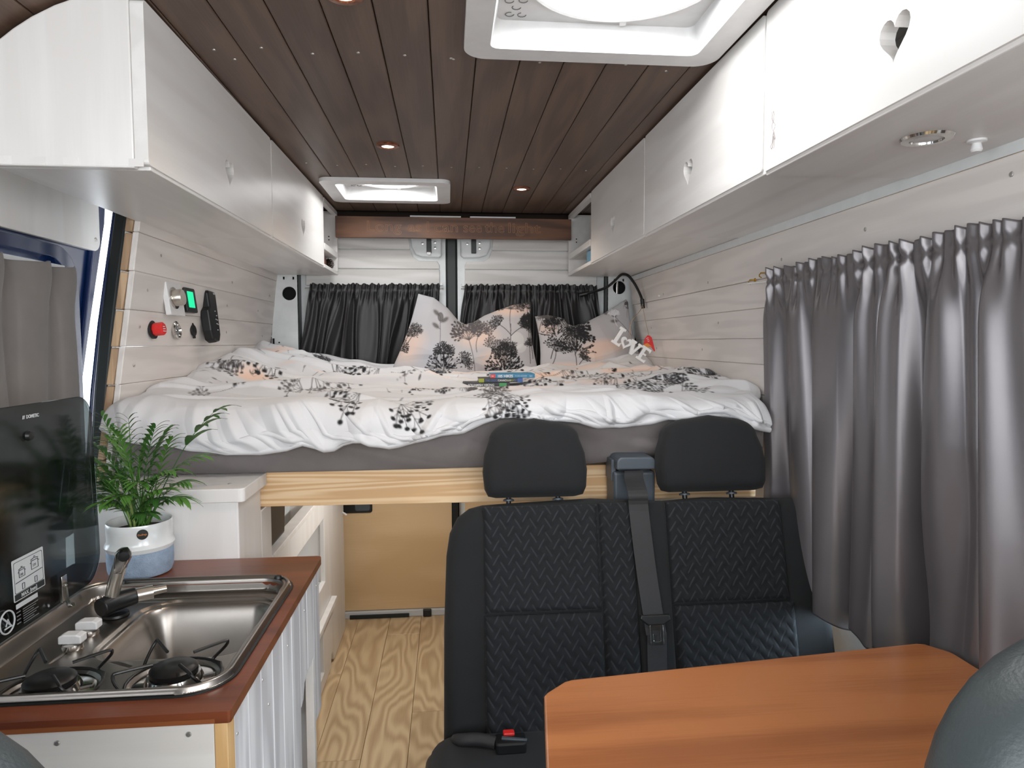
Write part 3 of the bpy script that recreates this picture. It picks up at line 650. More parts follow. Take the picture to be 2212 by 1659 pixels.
for (p, _) in SP:
    l = bpy.data.lights.new('spot_light', 'SPOT'); l.energy = 3.6; l.color = (1, .78, .58); l.spot_size = math.radians(130); l.spot_blend = .8; l.shadow_soft_size = .02
    o = bpy.data.objects.new('spot_light', l); o.location = (p[0], p[1], p[2]-.012); COL.objects.link(o)

# roof hatches --------------------------------------------------------
def hatch(label, h, r, cx, cy, dome_r, marks):
    e = empty('roof_hatch', (cx, cy, 1.85), label, 'skylight')
    x0, x1, y0, y1 = h
    o_ = .050
    # flange with rounded corners below the planks and the shaft
    inn = rr(x0+.0, x1-.0, y0+.0, y1-.0, .018, 4)
    G().prism([rr(x0-o_, x1+o_, y0-o_, y1+o_, r, 8), inn], XY, 1.836, 1.8495).build('flange', M['hatch'], e, smooth=True, bevel=.004, seg=3)
    g = G(); zt = 1.885; ins = .012
    a = rr(x0+.0, x1-.0, y0+.0, y1-.0, .018, 4); b = rr(x0+ins, x1-ins, y0+ins, y1-ins, .016, 4); n = len(a)
    ao = rr(x0-.004, x1+.004, y0-.004, y1+.004, .018, 4)
    g.add([(u, v, 1.8375) for u, v in a]+[(u, v, zt) for u, v in b], [(i, (i+1) % n, (i+1) % n+n, i+n) for i in range(n)])
    g.build('shaft', M['hatch'], e, smooth=True)
    hole = [(cx+dome_r*math.cos(t*PI/24), cy+dome_r*math.sin(t*PI/24)) for t in range(48)]
    G().prism([rr(x0+ins-.02, x1-ins+.02, y0+ins-.02, y1-ins+.02, .016, 4), hole], XY, zt, zt+.006).build('top_plate', M['hatch'], e)
    G().lathe([(dome_r+.006, -.004), (dome_r+.003, -.008), (dome_r-.002, -.006), (dome_r-.004, .002)], c=(cx, cy, zt), n=48, ring=True).build('collar', M['plastic'], e, smooth=True)
    G().lathe([(dome_r+.02, .0062), (dome_r*.8, .020), (dome_r*.4, .026), (.0001, .028)], c=(cx, cy, zt), n=48).build('dome', M['dome'], e, smooth=True)
    for k in range(3):
        g = G(); t = math.radians((-60, 200, 78)[k]); g.frame(Matrix.Translation((cx+(dome_r+.012)*math.cos(t), cy+(dome_r+.012)*math.sin(t), zt-.005)) @ Matrix.Rotation(t, 4, 'Z'), .014, .012, .006)
        g.build('clip', M['plastic'], e)
    if marks:
        g = G()
        for i, (px, py_) in enumerate(((x0+.035, y1-.035), (x0+.058, y1-.035), (x0+.045, y1-.062), (x0+.030, y1-.085), (x0+.055, y1-.088), (x0+.03, y1-.115))):
            g.tube([(px+.008*math.cos(t*PI/5), py_+.008*math.sin(t*PI/5), zt-.0006) for t in range(9-i % 3)], .0009, 5)
        g.build('embossed_marks', pm('grey_marking', lin(120, 120, 120), .6), e, label='grey printed pictograms')
    return e
hatch('large square white skylight at the top of the photo, nearest the camera', H1, .045, .30, 1.12, .170, True)
hatch('smaller white skylight in the brown ceiling near the rear doors', H2, .035, -.2175, 2.60, .125, True)

# ================================================================== BED
e = empty('bed_frame', (.18, 1.69, .865), 'pine bed platform with thick front beam under the grey mattress', 'bed frame')
G().hexa([(-.486, 1.672, .870), (.80, 1.672, .864), (.80, 1.71, .864), (-.486, 1.71, .870)], [(-.486, 1.672, .957), (.80, 1.672, .956), (.80, 1.71, .956), (-.486, 1.71, .957)]).build('front_beam', M['pine'], e, bevel=.002)
for k in range(12):
    G().box(-.745, .865, 1.72+k*.108, 1.80+k*.108, .940, .958).build('slat', M['pine'], e, bevel=.001, seg=1)
# mattress with taupe sheet: front face as a fine wrinkled grid, body as a cushion
e = empty('mattress', (.03, 2.3, .96), 'mattress in a taupe grey fitted sheet under the duvet', 'mattress')
G().pad(rr(-.775, .850, 1.69, 3.0, .06, 5), lambda u, v, w: (u, v, 1.022+w), .115, .03).build('mattress_body', M['sheet'], e, smooth=2)
nu, nv = 420, 46
xs = np.linspace(-.79, .802, nu)[:, None]*np.ones((1, nv)); t = np.linspace(0, 1, nv)[None, :]*np.ones((nu, 1))
zb = .959+.004*np.sin(xs*3+1)-.006*np.exp(-((xs+.1)/.4)**2)+.012*np.clip((xs-.35)/.2, 0, 1)
zt_ = 1.086
z = zb+(zt_-zb)*t
yf = 1.640-.016*np.sin(t*PI)**.6+.018*(1-t)
wr_ = .0075*wav(xs*.9+t*.18, t*.2+xs*.15, 26, 60)*np.sin(t*PI)**.5+.005*np.sin((xs*9-t*5.5)+2*np.sin(xs*4))*np.sin(t*PI)
yf = yf+wr_+.006*np.sin(t*PI)*(1-np.abs(wav(xs+t*.5, t*.08, 9, 150, 5, 1, 1)))**3+.05*np.clip((-.74-xs)/.06, 0, 1)**2
P = np.stack([xs, yf, z], -1)
P[:, 0, 1] += .03
npgrid('sheet_front', P, M['sheet'], e)

# ---- printed cotton: a small raster painter whose colours are stored per vertex
class Canvas:
    def __init__(s, x0, x1, y0, y1, res, base):
        s.x0, s.y0, s.res = x0, y0, res; s.w = int((x1-x0)/res)+1; s.h = int((y1-y0)/res)+1
        s.a = np.ones((s.w, s.h, 3), np.float32)*np.array(base[:3], np.float32)
    def _win(s, xa, xb, ya, yb):
        i0 = max(0, int((xa-s.x0)/s.res)-1); i1 = min(s.w, int((xb-s.x0)/s.res)+3); j0 = max(0, int((ya-s.y0)/s.res)-1); j1 = min(s.h, int((yb-s.y0)/s.res)+3)
        if i1 <= i0 or j1 <= j0: return None
        X = s.x0+np.arange(i0, i1)[:, None]*s.res; Y = s.y0+np.arange(j0, j1)[None, :]*s.res
        return i0, i1, j0, j1, X, Y
    def _mix(s, w, m, col):
        i0, i1, j0, j1 = w[:4]; s.a[i0:i1, j0:j1] = s.a[i0:i1, j0:j1]*(1-m[..., None])+np.array(col[:3], np.float32)*m[..., None]
    def seg(s, x0, y0, x1, y1, wd, col, al=1):
        r = wd+s.res; w = s._win(min(x0, x1)-r, max(x0, x1)+r, min(y0, y1)-r, max(y0, y1)+r)
        if w is None: return
        X, Y = w[4], w[5]; dx, dy = x1-x0, y1-y0; l = dx*dx+dy*dy+1e-12
        t = np.clip(((X-x0)*dx+(Y-y0)*dy)/l, 0, 1); d = np.hypot(X-x0-t*dx, Y-y0-t*dy)
        s._mix(w, np.clip((wd-d)/s.res+.5, 0, 1)*al, col)
    def ell(s, cx, cy, a, b, ang, col, al=1, soft=None):
        r = max(a, b)*(1.0 if soft is None else 1.6)+s.res; w = s._win(cx-r, cx+r, cy-r, cy+r)
        if w is None: return
        X, Y = w[4]-cx, w[5]-cy; c, sn = math.cos(ang), math.sin(ang); u = (X*c+Y*sn)/a; v = (-X*sn+Y*c)/b; d = np.sqrt(u*u+v*v)
        m = np.clip((1-d)*min(a, b)/s.res+.5, 0, 1) if soft is None else np.clip((1.3-d)/soft, 0, 1)
        s._mix(w, m*al, col)
    def sample(s, X, Y):
        fx = np.clip((X-s.x0)/s.res, 0, s.w-1.001); fy = np.clip((Y-s.y0)/s.res, 0, s.h-1.001); i = fx.astype(int); j = fy.astype(int); a = (fx-i)[..., None]; b = (fy-j)[..., None]
        return s.a[i, j]*(1-a)*(1-b)+s.a[i+1, j]*a*(1-b)+s.a[i, j+1]*(1-a)*b+s.a[i+1, j+1]*a*b
INK = lin(34, 34, 36); INK2 = lin(86, 82, 82); PEACH = lin(238, 196, 168); GREYP = lin(150, 146, 146)
rp = random.Random(5)
def umbel(c, x, y, h, ang, col=INK, n=9, sp=1.1, w=.0011, dens=3, stem=True, ry=1.):
    """stem with a fan of berry-tipped branches"""
    dx, dy = math.cos(ang), math.sin(ang); px, py = x, y; bend = rp.uniform(-.15, .15)
    for k in range(6):
        a = ang+bend*(k-3); nx, ny = px+math.cos(a)*h*.6/6, py+math.sin(a)*h*.6/6*ry
        if stem: c.seg(px, py, nx, ny, w*1.2, col)
        px, py = nx, ny
    for i in range(n):
        a = ang+sp*(2*i/(n-1)-1)+rp.uniform(-.08, .08); L = h*rp.uniform(.30, .45); qx, qy = px+math.cos(a)*L, py+math.sin(a)*L*ry
        c.seg(px, py, qx, qy, w, col)
        for j in range(dens):
            t = .35+.6*j/dens
            for sg in (-1, 1):
                b = a+sg*rp.uniform(.45, .85); l2 = h*rp.uniform(.06, .12); sx, sy = px+(qx-px)*t, py+(qy-py)*t; ex, ey = sx+math.cos(b)*l2, sy+math.sin(b)*l2*ry
                c.seg(sx, sy, ex, ey, w*.7, col); c.ell(ex, ey, h*.026, h*.019*ry, b, col)
        c.ell(qx, qy, h*.028, h*.02*ry, a, col)
def bush(c, x, y, r, ang=PI/2, col=INK, n=26, ry=1.):
    umbel(c, x, y-r*.1, r*1.5, ang, col, n=13, sp=1.5, w=.0014, dens=4, ry=ry)
    for i in range(n*5):
        a = ang+rp.uniform(-1.5, 1.5); d = r*rp.uniform(.1, .98)**.8; c.ell(x+math.cos(a)*d, y+math.sin(a)*d*ry, r*.055, r*.03*ry, a+rp.uniform(-.7, .7), col)
        if i % 3 == 0: c.seg(x+math.cos(a)*d*.5, y+math.sin(a)*d*.5*ry, x+math.cos(a)*d, y+math.sin(a)*d*ry, .0010, col)
def sprig(c, x, y, h, ang, col=INK2, n=4, ry=1., lf=.17):
    px, py = x, y; a = ang
    for k in range(n*2):
        nx, ny = px+math.cos(a)*h/(n*2), py+math.sin(a)*h/(n*2)*ry; c.seg(px, py, nx, ny, .0010, col)
        if k > n*2*.35:
            b = a+(1 if k % 2 else -1)*rp.uniform(.7, 1.0); L = h*lf; mx, my = nx+math.cos(b)*L*.6, ny+math.sin(b)*L*.6*ry
            c.ell(mx, my, L*.5, L*.28*ry, b, GREYP, .8); c.ell(mx, my, L*.36, L*.17*ry, b, col, .75); c.seg(nx, ny, mx, my, .0008, col)
        px, py = nx, ny; a += rp.uniform(-.12, .12)
    c.ell(px, py, h*lf*.5, h*lf*.3*ry, a, col, .8)
# ---- duvet --------------------------------------------------------
CP = [(-.79, 1.65, 1.137), (-.79, 1.88, 1.158), (-.79, 2.26, 1.184), (-.79, 2.44, 1.226), (-.78, 2.6, 1.236), (-.75, 2.9, 1.243), (-.66, 2.85, 1.240), (-.58, 2.85, 1.222), (-.42, 2.85, 1.182), (-.25, 2.85, 1.154), (.06, 2.85, 1.156), (.46, 2.80, 1.162), (.66, 2.8, 1.174), (.80, 2.8, 1.205), (.86, 2.7, 1.170),
      (-.55, 1.68, 1.130), (-.40, 1.68, 1.128), (-.19, 1.68, 1.114), (.035, 1.68, 1.122), (.15, 1.68, 1.130), (.38, 1.68, 1.124), (.62, 1.68, 1.127), (.82, 1.70, 1.130), (.86, 1.91, 1.150), (.86, 2.04, 1.170), (.86, 2.2, 1.164), (.86, 2.5, 1.156),
      (-.5, 2.3, 1.140), (-.3, 2.1, 1.126), (-.2, 2.4, 1.128), (.05, 2.1, 1.112), (.15, 2.32, 1.106), (.25, 2.36, 1.108), (.1, 2.5, 1.122), (.4, 2.3, 1.130), (.6, 2.2, 1.145), (-.6, 2.0, 1.136), (.35, 2.0, 1.122), (-.6, 2.55, 1.185), (-.35, 2.6, 1.150)]
nu, nt_, nd = 860, 300, 90
xs1 = np.linspace(-.786, .860, nu)
yt = np.linspace(3.0, 1.70, nt_)
X, Y_ = np.meshgrid(xs1, yt, indexing='ij')
def ss_(a, b, x): t_ = np.clip((x-a)/(b-a), 0, 1); return t_*t_*(3-2*t_)
def Htop(X, Y_):
    H = idw(CP, X, Y_, 3.4, 1.0, 1.1)
    H = H+.010*wav(X, Y_, 11, 0, 6, .55, 1.5)+.0065*wav(X, Y_, 24, 10, 6, .6, 1.4)+.0025*wav(X, Y_, 52, 20, 6, .7, 1.3)
    # long soft folds that run roughly across the bed
    for (x0, y0, ang, ln_, wd, am) in ((-.45, 2.25, .10, .45, .030, .022), (-.30, 2.62, -.12, .35, .035, .022), (-.05, 2.42, .25, .25, .022, .014), (.45, 2.12, -.08, .40, .028, .016), (.55, 2.5, .12, .3, .03, .018), (-.15, 2.0, .18, .3, .026, .013), (.12, 1.92, -.1, .3, .025, .010), (-.55, 1.92, .05, .3, .03, .012), (.68, 1.95, -.2, .2, .03, .012)):
        c_, s_ = math.cos(ang), math.sin(ang); u = (X-x0)*c_+(Y_-y0)*s_; v = -(X-x0)*s_+(Y_-y0)*c_+.015*np.sin(u*9+x0*20)
        prof_ = np.where(v < 0, np.exp(-(v/(wd*.55))**2), np.exp(-(v/wd)**2)); H = H+am*prof_*np.exp(-(u/ln_)**4)
    rd = 1-np.abs(wav(X, Y_, 8.5, 100, 5, .7, 1.6)); H = H+.016*np.clip(rd-.72, 0, 1)/.28
    rd = 1-np.abs(wav(X, Y_, 17, 110, 5, .7, 1.5)); H = H+.008*np.clip(rd-.70, 0, 1)/.30-.004
    # level area for the books
    wbk = np.exp(-(((X-.175)/.12)**4+((Y_-2.33)/.13)**4)); H = H*(1-wbk)+1.116*wbk
    edge = np.clip((X+.787)/.03, 0, 1)**.5*np.clip((.861-X)/.03, 0, 1)**.5
    H = np.maximum(H, 1.094)
    return H*edge+(H-.02)*(1-edge)
H = Htop(X, Y_)
top = np.stack([X, Y_, H], -1)
# drape over the front edge
hemx = np.array([-.80, -.774, -.707, -.636, -.565, -.513, -.44, -.377, -.34, -.31, -.292, -.27, -.249, -.225, -.204, -.185, -.142, -.076, -.022, .034, .084, .12, .156, .22, .314, .36, .418, .47, .545, .60, .663, .70, .747, .789, .868])
hemz = np.array([1.082, 1.075, 1.049, 1.036, 1.024, 1.018, 1.018, 1.025, 1.037, 1.030, 1.022, 1.024, 1.036, 1.042, 1.043, 1.034, 1.026, 1.038, 1.052, 1.060, 1.082, 1.094, 1.097, 1.090, 1.083, 1.070, 1.067, 1.070, 1.085, 1.080, 1.090, 1.092, 1.086, 1.064, 1.05])
hz_ = np.interp(xs1, hemx, hemz)
q = np.linspace(0, 1, nd)[None, :]; Xd = xs1[:, None]*np.ones((1, nd)); Hf = H[:, -1:]
fold = .007*np.sin(xs1*31+2.2*np.sin(xs1*7))+.005*np.sin(xs1*58+3*np.sin(xs1*11+1))+.009*np.sin(xs1*12+1.5)
a = np.clip(q/.55, 0, 1)*PI/2
yd = 1.70-.098*np.sin(a)-(q**1.2)*.006+fold[:, None]*q*1.1+.008*wav(Xd, q*.25, 30, 20)*np.sin(q*PI)**.7+.004*wav(Xd+q*.05, q*.16, 62, 30)*np.sin(q*PI)**.6
zd = Hf-(Hf-hz_[:, None])*(.55*(1-np.cos(a))+.45*np.clip((q-.25)/.75, 0, 1))+.011*wav(Xd, q*.2, 20, 30, 6, 1.4, .8)*np.sin(q*PI)
sl_ = Xd*1.0+.10*(q-.5)*np.sin(Xd*6+1); rdd = 1-np.abs(wav(sl_, q*.06, 30, 120, 5, 1, 1)); yd = yd-.012*np.clip(rdd-.72, 0, 1)/.28*np.sin(q*PI*.9+.15)**.8
rdd = 1-np.abs(wav(Xd-.16*q, q*.05, 44, 130, 5, 1, 1)); yd = yd-.006*np.clip(rdd-.75, 0, 1)/.25*np.sin(q*PI*.95)**.7
# rolled hem
nh = 10; th = np.linspace(0, PI, nh)[None, :]; rad = .006+.002*np.sin(xs1*40)[:, None]
yh = yd[:, -1:]+rad*(1-np.cos(th)); zh = zd[:, -1:]-rad*.9*np.sin(th)*.8
back_ = np.stack([Xd[:, :1]+yh*0, yh, zh], -1)[:, 1:]
inner_ = np.stack([xs1[:, None], yh[:, -1:]+.004, zh[:, -1:]+.03], -1)
drape = np.stack([Xd, yd, zd], -1)[:, 1:]
P = np.concatenate([top, drape, back_, inner_], 1)
# arc length along v used as pattern coordinate
nar = ss_(1.80, 1.66, P[..., 1]); P[..., 0] = P[..., 0]-np.clip(P[..., 0]-.60, 0, 1)*.235*nar
dl = np.sqrt((np.diff(P, axis=1)**2).sum(-1)); T = np.concatenate([np.zeros((nu, 1)), np.cumsum(dl, 1)], 1); Tm = T.mean(0)[None, :]*np.ones((nu, 1))
cv = Canvas(-.82, .90, 0, 1.75, .0020, lin(208, 208, 210))
for (x, y, a_, b_, al) in ((-.45, .95, .10, .045, .45), (-.60, .88, .06, .03, .5), (-.30, .93, .06, .03, .5), (-.1, 1.0, .16, .05, .3), (.35, .55, .12, .05, .4), (.45, .9, .14, .05, .3), (-.68, .25, .08, .04, .4), (.7, .55, .10, .05, .5), (.2, 1.15, .14, .05, .22), (0, .45, .08, .03, .3), (.6, .3, .1, .05, .4), (-.5, .5, .1, .03, .35), (.1, .25, .1, .04, .35)):
    cv.ell(x, y, a_, b_, rp.uniform(-.3, .3), PEACH, al, soft=.6)
for (x, y) in ((-.56, .95), (-.32, .93), (-.62, .86), (.35, .56), (-.7, .3), (.62, .5)):
    cv.ell(x, y, .05, .035, 0, PEACH, .5, soft=.7); bush(cv, x, y, .018, rp.uniform(-1, 3), INK, n=4)
# front lower band of the duvet stays nearly plain
for (x, y, h, an) in ((-.70, .40, .16, 2.4), (-.58, .30, .18, .3), (-.50, .22, .14, 1.0), (-.34, .30, .16, .4), (-.10, .30, .20, 2.8), (.05, .25, .2, .5), (-.45, .62, .15, 2.6), (-.28, .66, .13, -.4), (-.12, .62, .14, 3.4), (.30, .42, .16, .4), (.48, .50, .16, 2.8), (.70, .40, .2, .7), (.80, .58, .16, 2.4), (.40, .74, .14, .2), (.55, .80, .18, 3.2), (-.05, .85, .16, .3), (-.22, .9, .16, 2.9), (.12, .92, .14, .1), (.02, 1.08, .12, .4), (-.42, .93, .13, .4), (.66, .86, .14, 2.9), (.75, 1.0, .14, 3.0), (-.55, .78, .12, 3.0), (.2, .66, .12, .2), (-.5, 1.05, .14, .3), (-.3, 1.12, .12, 2.9), (.02, 1.22, .10, .6), (.25, 1.0, .14, 2.6), (.38, 1.12, .12, .3), (.70, 1.16, .12, 2.8), (-.66, .98, .12, .5), (.48, .36, .14, 1.2), (-.2, .12, .16, .6), (.3, .2, .16, 2.2), (-.74, .62, .12, 1.2), (.8, .78, .14, 1.6), (-.42, 1.20, .12, .2), (-.22, 1.27, .14, .5), (-.12, 1.24, .14, 2.7), (0.08, 1.30, .12, .9), (-.55, 1.16, .10, 2.6), (.0, 1.36, .12, .4), (.2, 1.28, .10, 2.7), (.55, 1.22, .12, .1)):
    k = rp.random()
    (umbel if k < 2 else sprig)(cv, x, y, h*1.45, an, rp.choice([INK, INK2, INK]), n=7, dens=2, ry=1.7)
for (x, y, r, an) in ((-.10, 1.02, .10, .3), (-.02, .14, .07, 2.0), (.55, 1.10, .10, .2), (.10, 1.20, .045, 1.2), (.75, .95, .08, .1), (-.55, .13, .07, 1.), (-.22, .52, .06, .4), (.05, 1.12, .03, 1)): bush(cv, x, y, r, an, INK if r > .05 else INK2, n=18, ry=1.5)
for i in range(150):
    x, y = rp.uniform(-.8, .86), rp.uniform(.1, 1.15); a_ = rp.uniform(0, 6.28); cv.ell(x, y, .010, .004, a_, rp.choice([INK, INK2, GREYP]), .8); cv.seg(x, y, x+.03*math.cos(a_), y+.03*math.sin(a_), .0009, INK2, .8)
colr = cv.sample(P[..., 0], Tm)
dv = npgrid('duvet', P, M['linen'], None, colr)
tag(dv, 'rumpled white duvet with black floral and peach print covering the bed', 'duvet')
sd = dv.modifiers.new('thickness', 'SOLIDIFY'); sd.thickness = .004; sd.offset = -1

# ---- pillows --------------------------------------------------------
def curve_pts(ctrl, n):
    c = np.array(ctrl); d = np.concatenate([[0], np.cumsum(np.hypot(*np.diff(c, axis=0).T))]); t = np.linspace(0, d[-1], n)
    return np.stack([np.interp(t, d, c[:, 0]), np.interp(t, d, c[:, 1])], -1)
def smooth1(a, k=5):
    for _ in range(k): a[1:-1] = (a[:-2]+2*a[1:-1]+a[2:])/4
    return a
def pillow(name, label, topc, botc, y0, thick, paint, lean=.10, seed=0):
    n, m = 330, 230
    tp = smooth1(curve_pts(topc, n), 6); bt = smooth1(curve_pts(botc, n), 6)
    u = np.linspace(0, 1, n)[:, None]; v = np.linspace(0, 1, m)[None, :]
    XX = bt[:, 0][:, None]*(1-v)+tp[:, 0][:, None]*v; ZZ = bt[:, 1][:, None]*(1-v)+tp[:, 1][:, None]*v
    side = .012*np.sin(PI*v)*(1-2*u)
    XX = XX+side
    b = (np.clip(np.minimum(u, 1-u)*2*1.0, 0, 1)**.55)*(np.clip(np.minimum(v*1.0+.25, (1-v))*1.6, 0, 1)**.6)
    b = b*np.clip(1.0-.0*u, 0, 1)
    rdg = 1-np.abs(wav(XX, ZZ, 9, 140+seed, 5, .8, 1.3)); wrk = .013*wav(XX, ZZ, 15, 80+seed, 6, 1, 1)+.006*wav(XX, ZZ, 36, 90+seed, 6, 1., .7)+.006*np.clip(rdg-.75, 0, 1)/.25
    D = thick*b+wrk*(b**.5)
    front = np.stack([XX, y0+lean*v-D, ZZ], -1); backp = np.stack([XX, y0+lean*v+D*.5+.002, ZZ], -1)[:, ::-1]
    P_ = np.concatenate([front, backp[:, 1:]], 1)
    c = Canvas(XX.min()-.02, XX.max()+.02, ZZ.min()-.02, ZZ.max()+.02, .0015, lin(176, 174, 176)); paint(c)
    cf = c.sample(XX, ZZ); cb_ = np.ones_like(backp[:, 1:])*np.array(lin(206, 204, 204)[:3])
    o = npgrid(name, P_, M['linen'], None, np.concatenate([cf, cb_], 1)); tag(o, label, 'pillow', 'large printed pillows against the rear door curtains'); return o
def paintA(c):
    c.ell(-.17, 1.26, .08, .07, .6, PEACH, .45, soft=.8); c.ell(.12, 1.30, .09, .05, 0, PEACH, .45, soft=.8); c.ell(.27, 1.42, .09, .035, 0, PEACH, .5, soft=.7)
    c.ell(.19, 1.20, .06, .04, 0, PEACH, .35, soft=.8); c.ell(.295, 1.28, .03, .035, 0, lin(205, 205, 205), .5); c.ell(.31, 1.245, .025, .018, .4, lin(205, 205, 205), .5); c.ell(-.07, 1.22, .07, .06, 0, lin(178, 182, 192), .4, soft=.8)
    umbel(c, -.235, 1.17, .12, 1.1); umbel(c, -.19, 1.24, .10, 1.2); umbel(c, -.17, 1.27, .09, 1.0)
    sprig(c, -.03, 1.22, .16, 1.65, INK2, n=3, lf=.26); c.seg(-.03, 1.17, -.03, 1.24, .001, INK)
    bush(c, -.02, 1.16, .078, PI/2); umbel(c, -.005, 1.15, .12, .5)
    umbel(c, .11, 1.15, .22, 1.75, INK2, n=11, dens=4); umbel(c, .12, 1.23, .14, 1.3, INK2, n=11, sp=1.3, dens=4)
    umbel(c, .16, 1.16, .14, 1.2, INK2); umbel(c, .20, 1.17, .13, .9, INK2)
    c.seg(.262, 1.20, .27, 1.35, .0014, INK); umbel(c, .27, 1.32, .16, 1.5, INK2, n=13, sp=1.5, dens=4); umbel(c, .27, 1.30, .11, .6, INK); umbel(c, .27, 1.30, .11, 2.4, INK)
    bush(c, .235, 1.14, .095, PI/2, INK, n=34)
    umbel(c, .352, 1.34, .13, 1.6, INK); umbel(c, .348, 1.25, .14, 1.5, INK); umbel(c, .362, 1.20, .09, 1.7, INK); c.seg(.35, 1.18, .347, 1.43, .0012, INK)
    bush(c, .345, 1.33, .05, PI/2, INK)
def paintB(c):
    c.ell(.66, 1.235, .09, .045, .1, PEACH, .5, soft=.6); c.ell(.50, 1.165, .09, .02, 0, PEACH, .4, soft=.8); c.ell(.72, 1.20, .07, .04, 0, lin(190, 196, 202), .5, soft=.8)
    c.ell(.435, 1.33, .05, .03, 0, PEACH, .3, soft=.8); c.ell(.585, 1.29, .02, .018, 0, lin(205, 205, 205), .5)
    umbel(c, .425, 1.15, .15, 1.2, INK, n=9); umbel(c, .44, 1.20, .26, .9, INK, n=13, sp=1.5, dens=5, w=.0013)
    bush(c, .54, 1.225, .088, 1.4, INK, n=30); c.seg(.545, 1.15, .54, 1.24, .0014, INK); umbel(c, .545, 1.155, .08, 1.0)
    bush(c, .47, 1.30, .065, 1.8, INK, n=18); umbel(c, .40, 1.32, .10, 1.2, INK2, n=11); umbel(c, .47, 1.33, .10, 2.2, INK2, n=11); umbel(c, .44, 1.30, .12, 2.8, INK)
    sprig(c, .80, 1.30, .12, 2.2, INK2, n=3, lf=.3); sprig(c, .80, 1.29, .14, 1.2, INK2, n=3, lf=.26); umbel(c, .79, 1.38, .10, 1.3, GREYP); umbel(c, .74, 1.34, .08, 1.6, lin(216, 216, 216)); bush(c, .80, 1.42, .022, 1.6, INK2, n=6)
pillow('pillow', 'left floral pillow with two pointed corners standing against the rear curtains',
       [(-.127, 1.482), (-.06, 1.465), (.0, 1.42), (.043, 1.368), (.075, 1.350), (.11, 1.358), (.16, 1.388), (.22, 1.412), (.29, 1.436), (.362, 1.446)],
       [(-.250, 1.13), (.0, 1.11), (.2, 1.11), (.388, 1.13)], 2.86, .11, paintA, seed=0)
pillow('pillow', 'right floral pillow with one raised corner beside the hanging letters',
       [(.385, 1.385), (.44, 1.392), (.515, 1.376), (.53, 1.352), (.56, 1.342), (.62, 1.362), (.69, 1.396), (.75, 1.432), (.797, 1.462), (.806, 1.45)],
       [(.392, 1.13), (.5, 1.11), (.7, 1.12), (.848, 1.17)], 2.87, .11, paintB, seed=7)

# ---- books on the bed -------------------------------------------------
def book(label, loc, ang, w, d, h, cover, blocks, words):
    e = empty('book', loc, label, 'book', 'travel books stacked on the duvet')
    Mx = Matrix.Translation(loc) @ Matrix.Rotation(ang, 4, 'Z')
    G().frame(Mx, w, d, .0012, 0, d/2, .0006).frame(Mx, w, d, .0012, 0, d/2, h-.0006).frame(Mx, w, .0015, h, 0, .0007, h/2).build('cover', cover, e, bevel=.0003)
    G().frame(Mx, w-.003, d-.004, h-.003, 0, d/2, h/2).build('pages', M['pages'], e)
    for (x0, x1, mt) in blocks: G().frame(Mx, x1-x0, .0006, h*.94, (x0+x1)/2, -.0003, h/2).build('spine_block', mt, e)
    R3 = Mx.to_3x3(); up = Vector((0, 0, 1))
    for (tx, s_, x, mt, b) in words:
        text('spine_text', tx, s_, frameM(Mx @ Vector((x, -.0008, h/2-s_*.36)), R3 @ Vector((1, 0, 0)), up), mt, e, ext=.0001, bold=b)
bz = 1.1185
book('black hiking guide at the bottom of the book stack with small green block', (.128, 2.285, bz), -.04, .162, .12, .0135, M['bookblack'], [(.045, .070, M['green'])], [('SQUAMISH HIKING', .0105, -.062, M['print_w'], .0002)])
book('black book with lime and royal blue ends in the middle of the stack', (.180, 2.305, bz+.0140), .0, .152, .12, .0140, M['bookblack'], [(-.076, -.058, M['lime']), (.058, .076, M['royal'])], [('THE GREAT', .0085, -.054, M['royal'], .0001), ('CANADIAN', .0085, -.0105, M['print_w'], .0003), ('BUCKET', .0085, .0185, M['lime'], .0001), ('LIST', .0085, .042, M['royal'], .0001)])
book('cyan blue hiking guide with red end on top of the book stack', (.222, 2.31, bz+.0285), .0, .154, .12, .0140, M['cyan'], [(-.077, -.060, M['red'])], [('105 HIKES', .0125, -.054, M['print_w'], .0004), ('IN AND AROUND', .005, .008, M['print_w'], 0), ('best', .006, .058, M['print_w'], 0), ('105', .006, -.075, M['print_w'], .0001)])

